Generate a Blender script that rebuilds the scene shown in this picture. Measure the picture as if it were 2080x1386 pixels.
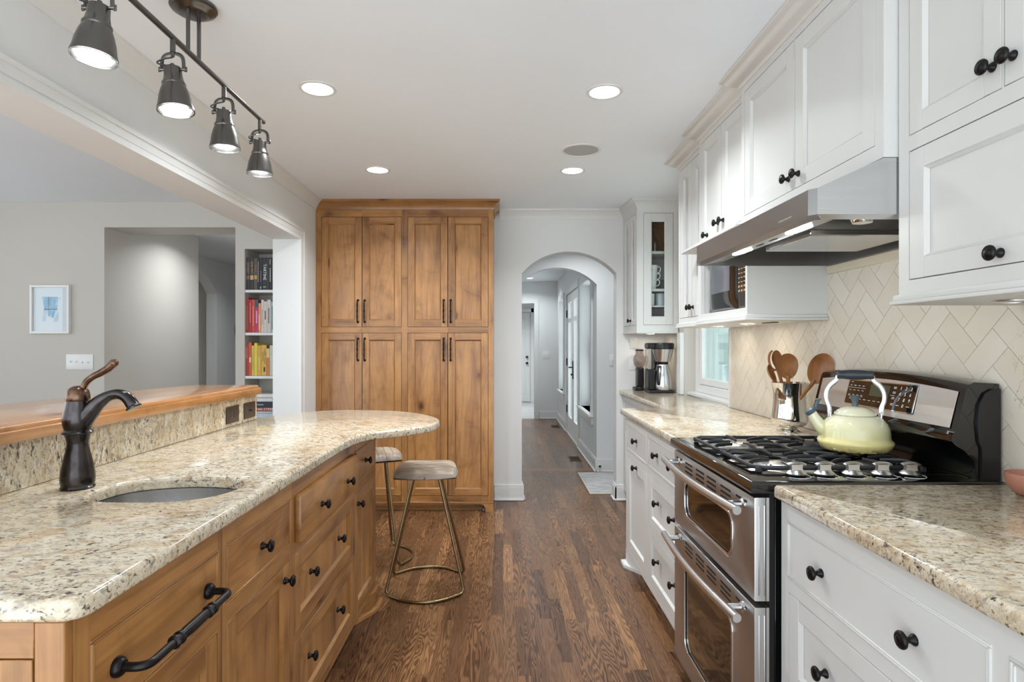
import bpy, bmesh, math, random
from math import sin, cos, pi, radians, sqrt
from mathutils import Vector, Matrix
from mathutils.geometry import tessellate_polygon

sc = bpy.context.scene
COL = sc.collection
for o in list(bpy.data.objects):
    bpy.data.objects.remove(o)
random.seed(7)

# ------------------------------------------------------------------ camera
cam_d = bpy.data.cameras.new('camera')
cam_d.sensor_width = 36.0
cam_d.lens = 1215.0 / 2080.0 * 36.0
cam_d.shift_x = 18.0 / 2080.0
cam_d.shift_y = 9.0 / 2080.0
cam_d.clip_start = 0.05
cam = bpy.data.objects.new('camera', cam_d)
cam.location = (0, 0, 1.303)
cam.rotation_euler = (radians(90), 0, 0)
COL.objects.link(cam)
sc.camera = cam

# ------------------------------------------------------------------ world, view
world = bpy.data.worlds.new('overcast_sky')
sc.world = world
world.use_nodes = True
wt = world.node_tree
bg = wt.nodes['Background']
# overcast sky above, below the horizon an invented bright glow to lift the ceiling
wtc = wt.nodes.new('ShaderNodeTexCoord')
wsp = wt.nodes.new('ShaderNodeSeparateXYZ')
wrp = wt.nodes.new('ShaderNodeValToRGB')
wmr = wt.nodes.new('ShaderNodeMapRange')
wmr.inputs['From Min'].default_value = -1.0
wt.links.new(wtc.outputs['Generated'], wsp.inputs[0])
wt.links.new(wsp.outputs[2], wmr.inputs['Value'])
wt.links.new(wmr.outputs[0], wrp.inputs[0])
els = wrp.color_ramp.elements
els[0].position = 0.47
els[0].color = (0.88, 0.95, 1.0, 1)
els[1].position = 0.53
els[1].color = (0.74, 0.80, 0.86, 1)
wt.links.new(wrp.outputs[0], bg.inputs[0])
bg.inputs[1].default_value = 2.35
sc.view_settings.view_transform = 'Standard'
sc.view_settings.look = 'None'
sc.view_settings.gamma = 1.0
sc.view_settings.use_curve_mapping = False
sc.view_settings.exposure = 0.44
CAN_E = 5.0      # recessed lamp lenses
CAN_W = 9.5        # watts of light under each lens
HALL_E = 5.0
HALL_W = 5.0
SPOT_E = 60.0     # track lamps
PUCK_E = 45.0     # under-cabinet lamps
HOOD_E = 30.0

# ------------------------------------------------------------------ materials
def new_mat(name):
    m = bpy.data.materials.new(name)
    m.use_nodes = True
    nt = m.node_tree
    b = nt.nodes['Principled BSDF']
    return m, nt, b

def rgb(r, g, b):
    f = lambda c: ((c / 255.0) / 12.92 if c / 255.0 <= 0.04045 else ((c / 255.0 + 0.055) / 1.055) ** 2.4)
    return (f(r), f(g), f(b), 1)

def nd(nt, typ, **kw):
    n = nt.nodes.new(typ)
    for k, v in kw.items():
        setattr(n, k, v)
    return n

def link(nt, a, b):
    nt.links.new(a, b)

def ramp(nt, fac, stops, interp='LINEAR'):
    r = nd(nt, 'ShaderNodeValToRGB')
    r.color_ramp.interpolation = interp
    els = r.color_ramp.elements
    while len(els) > 1:
        els.remove(els[-1])
    els[0].position = stops[0][0]
    els[0].color = stops[0][1]
    for p, c in stops[1:]:
        e = els.new(p)
        e.color = c
    link(nt, fac, r.inputs[0])
    return r.outputs[0]

def mixc(nt, fac, a, b, mode='MIX'):
    n = nd(nt, 'ShaderNodeMix', data_type='RGBA', blend_type=mode)
    for i, x in ((0, fac), (6, a), (7, b)):
        if isinstance(x, (int, float)):
            n.inputs[i].default_value = x
        elif isinstance(x, tuple):
            n.inputs[i].default_value = x
        else:
            link(nt, x, n.inputs[i])
    return n.outputs[2]

def math_n(nt, op, a, b=None, c=None):
    n = nd(nt, 'ShaderNodeMath', operation=op)
    for i, x in enumerate((a, b, c)):
        if x is None:
            continue
        if isinstance(x, (int, float)):
            n.inputs[i].default_value = x
        else:
            link(nt, x, n.inputs[i])
    return n.outputs[0]

def coords(nt, scale=(1, 1, 1), rnd=0.0):
    tc = nd(nt, 'ShaderNodeTexCoord')
    v = tc.outputs['Object']
    if rnd:
        oi = nd(nt, 'ShaderNodeObjectInfo')
        cx = nd(nt, 'ShaderNodeCombineXYZ')
        a = math_n(nt, 'MULTIPLY', oi.outputs['Random'], rnd)
        b = math_n(nt, 'MULTIPLY', oi.outputs['Random'], rnd * 1.7)
        link(nt, a, cx.inputs[0]); link(nt, b, cx.inputs[1]); link(nt, a, cx.inputs[2])
        ad = nd(nt, 'ShaderNodeVectorMath', operation='ADD')
        link(nt, v, ad.inputs[0]); link(nt, cx.outputs[0], ad.inputs[1])
        v = ad.outputs[0]
    mp = nd(nt, 'ShaderNodeMapping')
    mp.inputs['Scale'].default_value = scale
    link(nt, v, mp.inputs[0])
    return mp.outputs[0]

def noise(nt, vec, scale, detail=3, rough=0.5, dist=0.0):
    n = nd(nt, 'ShaderNodeTexNoise')
    n.inputs['Scale'].default_value = scale
    n.inputs['Detail'].default_value = detail
    n.inputs['Roughness'].default_value = rough
    n.inputs['Distortion'].default_value = dist
    link(nt, vec, n.inputs['Vector'])
    return n.outputs['Fac']

def bump(nt, b, h, strength=0.1, dist=0.002):
    n = nd(nt, 'ShaderNodeBump')
    n.inputs['Strength'].default_value = strength
    n.inputs['Distance'].default_value = dist
    link(nt, h, n.inputs['Height'])
    link(nt, n.outputs[0], b.inputs['Normal'])

def plain(name, col, rough=0.5, metal=0.0, coat=0.0, var=0.04, vscale=6.0, spec=0.5, emit=None, es=0):
    m, nt, b = new_mat(name)
    if var:
        f = noise(nt, coords(nt), vscale, 3)
        lo = tuple(c * (1 - var) for c in col[:3]) + (1,)
        hi = tuple(min(1, c * (1 + var)) for c in col[:3]) + (1,)
        link(nt, ramp(nt, f, [(0.3, lo), (0.7, hi)]), b.inputs['Base Color'])
    else:
        b.inputs['Base Color'].default_value = col
    b.inputs['Roughness'].default_value = rough
    b.inputs['Metallic'].default_value = metal
    b.inputs['Specular IOR Level'].default_value = spec
    b.inputs['Coat Weight'].default_value = coat
    b.inputs['Coat Roughness'].default_value = 0.05
    if emit:
        b.inputs['Emission Color'].default_value = emit
        b.inputs['Emission Strength'].default_value = es
    return m

def emitter(name, col, strength):
    m, nt, b = new_mat(name)
    b.inputs['Base Color'].default_value = (0.9, 0.9, 0.9, 1)
    b.inputs['Emission Color'].default_value = col
    b.inputs['Emission Strength'].default_value = strength
    return m

def wood(name, axis, light=(178, 129, 76), mid=(154, 107, 61), dark=(104, 67, 36), rough=0.33, coat=0.25, knots=True, tone=0.16):
    """stained alder: grain runs along one object axis; every board (mesh island) gets its own figure and tone"""
    m, nt, b = new_mat(name)
    gi = nd(nt, 'ShaderNodeNewGeometry')
    isl_r = gi.outputs['Random Per Island']
    oi = nd(nt, 'ShaderNodeObjectInfo')
    tc = nd(nt, 'ShaderNodeTexCoord')
    cx = nd(nt, 'ShaderNodeCombineXYZ')
    k1 = math_n(nt, 'ADD', math_n(nt, 'MULTIPLY', isl_r, 23.0), math_n(nt, 'MULTIPLY', oi.outputs['Random'], 41.0))
    link(nt, k1, cx.inputs[0]); link(nt, math_n(nt, 'MULTIPLY', k1, 1.31), cx.inputs[1]); link(nt, math_n(nt, 'MULTIPLY', k1, 0.77), cx.inputs[2])
    ad = nd(nt, 'ShaderNodeVectorMath', operation='ADD')
    link(nt, tc.outputs['Object'], ad.inputs[0]); link(nt, cx.outputs[0], ad.inputs[1])
    def vec(al, ac):
        mp = nd(nt, 'ShaderNodeMapping')
        mp.inputs['Scale'].default_value = {'x': (al, ac, ac), 'y': (ac, al, ac), 'z': (ac, ac, al)}[axis]
        link(nt, ad.outputs[0], mp.inputs[0])
        return mp.outputs[0]
    f1 = noise(nt, vec(1.1, 9.0), 0.9, 5, 0.58, 0.7)
    c = ramp(nt, f1, [(0.26, rgb(*dark)), (0.40, rgb(*mid)), (0.58, rgb(*light)), (0.82, rgb(*mid))])
    # soft cathedral lines
    f0 = noise(nt, vec(0.9, 6.5), 1.0, 2, 0.45, 0.3)
    ln = math_n(nt, 'SINE', math_n(nt, 'MULTIPLY', f0, 70.0))
    c = mixc(nt, 0.55, c, ramp(nt, math_n(nt, 'MULTIPLY_ADD', ln, 0.5, 0.5), [(0.0, (1.05, 1.04, 1.02, 1)), (0.6, (1, 1, 1, 1)), (1.0, (0.80, 0.76, 0.70, 1))]), 'MULTIPLY')
    f2 = noise(nt, vec(3.0, 150.0), 1.0, 3, 0.6)
    c = mixc(nt, 0.8, c, ramp(nt, f2, [(0.3, (0.82, 0.78, 0.74, 1)), (0.6, (1.02, 1.02, 1.0, 1))]), 'MULTIPLY')
    # blotchy stain, partly across the grain
    f3 = noise(nt, vec(5.0, 3.4), 1.0, 4, 0.62, 0.7)
    c = mixc(nt, 0.85, c, ramp(nt, f3, [(0.28, (0.55, 0.47, 0.39, 1)), (0.44, (0.93, 0.91, 0.88, 1)), (0.62, (1.08, 1.06, 1.02, 1))]), 'MULTIPLY')
    # tone of the board
    tn = ramp(nt, isl_r, [(0.0, (1 - tone, 1 - tone * 1.15, 1 - tone * 1.3, 1)), (0.5, (1, 1, 1, 1)), (1.0, (1 + tone * 0.55, 1 + tone * 0.5, 1 + tone * 0.35, 1))])
    c = mixc(nt, 1.0, c, tn, 'MULTIPLY')
    if knots:
        vo = nd(nt, 'ShaderNodeTexVoronoi')
        vo.inputs['Scale'].default_value = 1.0
        link(nt, vec(2.6, 4.6), vo.inputs['Vector'])
        nz = noise(nt, vec(1, 1), 30, 2)
        d = math_n(nt, 'ADD', vo.outputs['Distance'], math_n(nt, 'MULTIPLY', nz, 0.06))
        k = ramp(nt, d, [(0.085, (0.12, 0.07, 0.05, 1)), (0.115, (0.42, 0.32, 0.24, 1)), (0.155, (0.74, 0.66, 0.58, 1)), (0.22, (0.92, 0.90, 0.88, 1)), (0.29, (1, 1, 1, 1))])
        c = mixc(nt, 0.95, c, k, 'MULTIPLY')
    link(nt, c, b.inputs['Base Color'])
    b.inputs['Roughness'].default_value = rough
    b.inputs['Coat Weight'].default_value = coat
    b.inputs['Coat Roughness'].default_value = 0.18
    bump(nt, b, f2, 0.05, 0.001)
    return m

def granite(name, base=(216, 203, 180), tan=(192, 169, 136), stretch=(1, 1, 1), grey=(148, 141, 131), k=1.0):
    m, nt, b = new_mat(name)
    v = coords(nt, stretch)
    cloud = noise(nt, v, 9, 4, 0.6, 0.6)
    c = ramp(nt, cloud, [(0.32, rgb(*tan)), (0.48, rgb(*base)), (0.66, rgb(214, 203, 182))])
    vo = nd(nt, 'ShaderNodeTexVoronoi')
    vo.inputs['Scale'].default_value = 105
    link(nt, v, vo.inputs['Vector'])
    vg = nd(nt, 'ShaderNodeSeparateColor')
    link(nt, vo.outputs['Color'], vg.inputs[0])
    g = ramp(nt, vg.outputs[0], [(0.0, (0.72, 0.66, 0.58, 1)), (0.3, (0.94, 0.91, 0.86, 1)), (0.65, (1.0, 1.0, 1.0, 1)), (1.0, (1.10, 1.10, 1.09, 1))])
    c = mixc(nt, 0.8, c, g, 'MULTIPLY')
    def spots(scale, lo, hi, col, fac, detail=3, extra=None):
        nonlocal c
        f = noise(nt, v, scale, detail, 0.58, 0.3)
        if extra:
            f = math_n(nt, 'ADD', f, math_n(nt, 'MULTIPLY', math_n(nt, 'SUBTRACT', noise(nt, v, extra[0], 2), 0.5), extra[1]))
        c = mixc(nt, ramp(nt, f, [(lo, (0, 0, 0, 1)), (hi, (fac, fac, fac, 1))]), c, rgb(*col))
    spots(34, 0.55, 0.66, (228, 221, 208), 0.75)
    spots(50, 0.56, 0.68, grey, 0.75)
    spots(58, 0.58, 0.68, (158, 122, 86), 0.75, extra=(6, 0.25))
    spots(135, 0.58, 0.68, (96, 80, 66), 0.9, 3, (7, 0.2))
    spots(84, 0.615, 0.685, (50, 42, 38), 0.95, 3, (8, 0.24))
    fg = noise(nt, v, 320, 2, 0.6)
    c = mixc(nt, 0.8, c, ramp(nt, fg, [(0.3, (0.80, 0.78, 0.75, 1)), (0.6, (1.05, 1.05, 1.04, 1))]), 'MULTIPLY')
    if k != 1.0:
        c = mixc(nt, 1.0, c, (k, k, k, 1), 'MULTIPLY')
    link(nt, c, b.inputs['Base Color'])
    b.inputs['Roughness'].default_value = 0.14
    b.inputs['Coat Weight'].default_value = 0.25
    b.inputs['Coat Roughness'].default_value = 0.04
    return m

def plank_floor(name):
    m, nt, b = new_mat(name)
    tc = nd(nt, 'ShaderNodeTexCoord')
    sp = nd(nt, 'ShaderNodeSeparateXYZ')
    link(nt, tc.outputs['Object'], sp.inputs[0])
    x, y = sp.outputs[0], sp.outputs[1]
    W = 0.058
    xs = math_n(nt, 'DIVIDE', x, W)
    row = math_n(nt, 'FLOOR', xs)
    wn = nd(nt, 'ShaderNodeTexWhiteNoise', noise_dimensions='1D')
    link(nt, row, wn.inputs['W'])
    ys = math_n(nt, 'DIVIDE', math_n(nt, 'ADD', y, math_n(nt, 'MULTIPLY', wn.outputs['Value'], 5.0)), 0.62)
    idx = math_n(nt, 'FLOOR', ys)
    cb = nd(nt, 'ShaderNodeCombineXYZ')
    link(nt, row, cb.inputs[0]); link(nt, idx, cb.inputs[1])
    w2 = nd(nt, 'ShaderNodeTexWhiteNoise', noise_dimensions='2D')
    link(nt, cb.outputs[0], w2.inputs['Vector'])
    rnd = w2.outputs['Value']
    # cathedral grain: contour lines of a stretched noise, shifted per plank
    gx = math_n(nt, 'ADD', math_n(nt, 'MULTIPLY', x, 14.0), math_n(nt, 'MULTIPLY', rnd, 40.0))
    gy = math_n(nt, 'ADD', math_n(nt, 'MULTIPLY', y, 1.25), math_n(nt, 'MULTIPLY', rnd, 17.0))
    gv = nd(nt, 'ShaderNodeCombineXYZ')
    link(nt, gx, gv.inputs[0]); link(nt, gy, gv.inputs[1])
    n1 = noise(nt, gv.outputs[0], 1.0, 2, 0.45, 0.35)
    lines = math_n(nt, 'SINE', math_n(nt, 'MULTIPLY', n1, 150.0))
    fx = nd(nt, 'ShaderNodeCombineXYZ')
    link(nt, math_n(nt, 'MULTIPLY', x, 240.0), fx.inputs[0]); link(nt, math_n(nt, 'MULTIPLY', y, 6.0), fx.inputs[1])
    fine = noise(nt, fx.outputs[0], 1.0, 3, 0.6)
    base = ramp(nt, rnd, [(0.0, rgb(86, 60, 42)), (0.25, rgb(108, 76, 52)), (0.8, rgb(124, 90, 61)), (1.0, rgb(146, 108, 74))])
    hi = math_n(nt, 'MULTIPLY_ADD', lines, 0.5, 0.5)
    ln = ramp(nt, math_n(nt, 'ADD', math_n(nt, 'MULTIPLY', hi, 0.8), math_n(nt, 'MULTIPLY', fine, 0.35)),
              [(0.15, (1.30, 1.27, 1.20, 1)), (0.45, (1.10, 1.08, 1.03, 1)), (0.70, (0.66, 0.60, 0.55, 1)), (0.95, (0.42, 0.36, 0.32, 1))])
    # some boards carry plain straight grain instead
    c = mixc(nt, ramp(nt, w2.outputs['Color'], [(0.15, (0.45, 0.45, 0.45, 1)), (0.5, (1, 1, 1, 1))]), base, mixc(nt, 1.0, base, ln, 'MULTIPLY'))
    fr = ramp(nt, fine, [(0.36, (0.72, 0.69, 0.66, 1)), (0.52, (1.02, 1.01, 1.0, 1))])
    c = mixc(nt, 0.75, c, fr, 'MULTIPLY')
    # seams
    fx1 = math_n(nt, 'FRACT', xs)
    ex = math_n(nt, 'MINIMUM', fx1, math_n(nt, 'SUBTRACT', 1.0, fx1))
    fy1 = math_n(nt, 'FRACT', ys)
    ey = math_n(nt, 'MULTIPLY', math_n(nt, 'MINIMUM', fy1, math_n(nt, 'SUBTRACT', 1.0, fy1)), 0.62 / W)
    e = math_n(nt, 'MINIMUM', ex, ey)
    se = ramp(nt, e, [(0.0, (0.40, 0.37, 0.34, 1)), (0.02, (1, 1, 1, 1))])
    c = mixc(nt, 0.8, c, se, 'MULTIPLY')
    link(nt, c, b.inputs['Base Color'])
    r = ramp(nt, fine, [(0.3, (0.24, 0.24, 0.24, 1)), (0.7, (0.34, 0.34, 0.34, 1))])
    link(nt, r, b.inputs['Roughness'])
    b.inputs['Specular IOR Level'].default_value = 0.5
    bump(nt, b, se, 0.12, 0.001)
    return m

def tile_mat(name):
    m, nt, b = new_mat(name)
    gi = nd(nt, 'ShaderNodeNewGeometry')
    rnd = gi.outputs['Random Per Island']
    c = ramp(nt, rnd, [(0.0, rgb(221, 214, 200)), (0.5, rgb(225, 218, 205)), (1.0, rgb(229, 223, 211))])
    v = coords(nt)
    f = noise(nt, v, 6, 5, 0.6, 0.6)
    c = mixc(nt, 0.6, c, ramp(nt, f, [(0.3, (0.94, 0.92, 0.87, 1)), (0.6, (1, 1, 1, 1))]), 'MULTIPLY')
    # brown marble veins
    n2 = noise(nt, v, 5, 5, 0.65, 1.6)
    vein = math_n(nt, 'ABSOLUTE', math_n(nt, 'SUBTRACT', n2, 0.5))
    n3 = noise(nt, v, 3.1, 2)
    mask = ramp(nt, n3, [(0.5, (0, 0, 0, 1)), (0.62, (1, 1, 1, 1))])
    vv = ramp(nt, vein, [(0.0, (0.75, 0.75, 0.75, 1)), (0.008, (0, 0, 0, 1))])
    fac = math_n(nt, 'MULTIPLY', vv, mask)
    c = mixc(nt, fac, c, rgb(150, 128, 95))
    link(nt, c, b.inputs['Base Color'])
    b.inputs['Roughness'].default_value = 0.28
    return m

def brushed(name, col, axis='y', rough=0.28, var=0.035):
    m, nt, b = new_mat(name)
    s = {'x': (1.5, 260, 260), 'y': (260, 1.5, 260), 'z': (260, 260, 1.5)}[axis]
    f = noise(nt, coords(nt, s), 1.0, 2, 0.5)
    lo = tuple(c * (1 - var) for c in col[:3]) + (1,)
    link(nt, ramp(nt, f, [(0.3, lo), (0.7, col)]), b.inputs['Base Color'])
    b.inputs['Metallic'].default_value = 1.0
    link(nt, ramp(nt, f, [(0.2, (rough * 0.93,) * 3 + (1,)), (0.8, (rough * 1.08,) * 3 + (1,))]), b.inputs['Roughness'])
    b.inputs['Anisotropic'].default_value = 0.4
    return m

def glass_pane(name, tint=(0.96, 0.98, 0.98, 1), refl=1.0, seeds=0.0, rough=0.01):
    m = bpy.data.materials.new(name)
    m.use_nodes = True
    nt = m.node_tree
    nt.nodes.remove(nt.nodes['Principled BSDF'])
    out = nt.nodes['Material Output']
    tr = nd(nt, 'ShaderNodeBsdfTransparent')
    tr.inputs[0].default_value = tint
    gl = nd(nt, 'ShaderNodeBsdfGlossy')
    gl.inputs['Roughness'].default_value = rough
    fr = nd(nt, 'ShaderNodeFresnel')
    ge = nd(nt, 'ShaderNodeNewGeometry')
    mr = nd(nt, 'ShaderNodeMapRange')          # same reflectance on both faces of the thin pane
    mr.inputs['To Min'].default_value = 1.5
    mr.inputs['To Max'].default_value = 1.0 / 1.5
    link(nt, ge.outputs['Backfacing'], mr.inputs['Value'])
    link(nt, mr.outputs[0], fr.inputs[0])
    mx = nd(nt, 'ShaderNodeMixShader')
    link(nt, math_n(nt, 'MULTIPLY', fr.outputs[0], refl), mx.inputs[0])
    link(nt, tr.outputs[0], mx.inputs[1])
    link(nt, gl.outputs[0], mx.inputs[2])
    if seeds:
        f = noise(nt, coords(nt, (60, 60, 7)), 1.0, 3, 0.6)
        bp = nd(nt, 'ShaderNodeBump')
        bp.inputs['Strength'].default_value = seeds
        bp.inputs['Distance'].default_value = 0.004
        link(nt, f, bp.inputs['Height'])
        link(nt, bp.outputs[0], gl.inputs['Normal'])
        link(nt, bp.outputs[0], fr.inputs['Normal'])
    link(nt, mx.outputs[0], out.inputs[0])
    return m

WHITE = plain('white_cabinet_paint', rgb(214, 214, 211), 0.42, coat=0.0, spec=0.35, var=0.012, vscale=3)
TRIM = plain('white_trim_paint', rgb(226, 226, 224), 0.35, var=0.01)
WALL = plain('pale_grey_wall_paint', rgb(226, 227, 226), 0.75, var=0.015, vscale=2)
CEIL = plain('ceiling_paint', rgb(240, 244, 248), 0.8, var=0.01, vscale=2)
WALLW = plain('warm_wall_paint', rgb(198, 193, 185), 0.7, var=0.015, vscale=2)
WX, WY, WZ = wood('alder_grain_x', 'x'), wood('alder_grain_y', 'y'), wood('alder_grain_z', 'z')
BARW = wood('bar_top_timber', 'y', (192, 140, 90), (172, 119, 71), (120, 77, 44), 0.16, 0.5)
FLOOR = plank_floor('oak_strip_floor')
GRAN = granite('speckled_granite', stretch=(0.72, 1.0, 1.0))
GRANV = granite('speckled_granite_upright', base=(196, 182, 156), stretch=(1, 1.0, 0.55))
TILE = tile_mat('cream_marble_tile')
GROUT = plain('tile_grout', rgb(194, 187, 172), 0.8)
STEEL = brushed('brushed_steel', (0.60, 0.595, 0.59, 1), 'y', 0.36)
STEELX = brushed('brushed_steel_cross', (0.66, 0.66, 0.66, 1), 'x', 0.26)
STEELV = brushed('brushed_steel_upright', (0.70, 0.70, 0.70, 1), 'z', 0.24)
DSTEEL = brushed('dark_steel', (0.30, 0.29, 0.28, 1), 'x', 0.34)
CHROME = plain('polished_chrome', (0.82, 0.82, 0.82, 1), 0.06, 1.0, var=0)
ALU = plain('satin_aluminium', (0.70, 0.70, 0.70, 1), 0.28, 1.0, var=0.03)
BLACK = plain('black_enamel', rgb(12, 12, 13), 0.08, coat=0.6, var=0)
BLACKM = plain('black_plastic', rgb(24, 24, 26), 0.35, var=0.03)
DGLASS = plain('dark_oven_glass', rgb(20, 16, 13), 0.05, coat=0.5, var=0)
IRON = plain('cast_iron', rgb(38, 38, 41), 0.42, var=0.12, vscale=60)
ORB = plain('oil_rubbed_bronze', rgb(38, 35, 36), 0.30, 0.75, var=0.25, vscale=40)
ORBF = plain('brushed_bronze_faucet', rgb(70, 66, 66), 0.20, 1.0, var=0.45, vscale=26)
ORBC = plain('rubbed_copper_bronze', rgb(116, 90, 74), 0.22, 1.0, var=0.5, vscale=40)
GUN = plain('gunmetal_lamp_finish', rgb(106, 103, 100), 0.26, 0.95, var=0.12, vscale=14)
BRASS = plain('antique_brass_rod', rgb(148, 128, 96), 0.30, 1.0, var=0.15, vscale=15)
DARK = plain('shadow_gap', rgb(22, 18, 15), 0.8)
PLATE = plain('white_plastic_plate', rgb(232, 232, 230), 0.3, var=0.01)
BRPLATE = plain('bronze_plate', rgb(72, 60, 50), 0.4, 0.4, var=0.1)
PORC = plain('white_porcelain', rgb(238, 238, 236), 0.15, coat=0.4, var=0.01)
PORCG = plain('grey_porcelain', rgb(150, 156, 158), 0.2, coat=0.3, var=0.02)
PORCB = plain('pale_blue_porcelain', rgb(186, 198, 204), 0.2, coat=0.3, var=0.02)
PORCP = plain('pink_porcelain', rgb(216, 168, 158), 0.2, coat=0.3, var=0.02)
GLASS = glass_pane('clear_window_glass')
CABG = glass_pane('seeded_cabinet_glass', (0.97, 0.98, 0.98, 1), 0.9, 0.3, 0.03)
def painted_sheen_glass():  # opaque grey-blue panes; bright glass reflection put into the colour
    m, nt, b = new_mat('seeded_glass_painted_sheen')
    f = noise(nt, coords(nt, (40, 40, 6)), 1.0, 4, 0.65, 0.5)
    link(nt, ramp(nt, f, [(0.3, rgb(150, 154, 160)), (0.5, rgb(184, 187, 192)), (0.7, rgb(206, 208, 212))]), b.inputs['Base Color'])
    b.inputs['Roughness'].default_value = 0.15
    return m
CABF = painted_sheen_glass()
TGLASS = glass_pane('tank_glass', (0.86, 0.86, 0.85, 1), 1.4)
LAMP = emitter('lamp_lens', (0.90, 0.96, 1.0, 1), CAN_E)
HLAMP = emitter('hall_lamp_lens', (0.90, 0.96, 1.0, 1), HALL_E)
SPOTL = emitter('spot_lens', (0.90, 0.96, 1.0, 1), SPOT_E)
PUCK = emitter('puck_lens', (1.0, 0.88, 0.74, 1), PUCK_E)
HOODL = emitter('hood_lens', (0.96, 1.0, 0.96, 1), HOOD_E)
INKW = plain('white_lettering', rgb(225, 225, 222), 0.5, var=0)
INKK = plain('black_lettering', rgb(35, 32, 30), 0.6, var=0)
SPK = plain('speaker_grille_cloth', rgb(178, 178, 178), 0.7, var=0.03, vscale=200)

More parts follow.
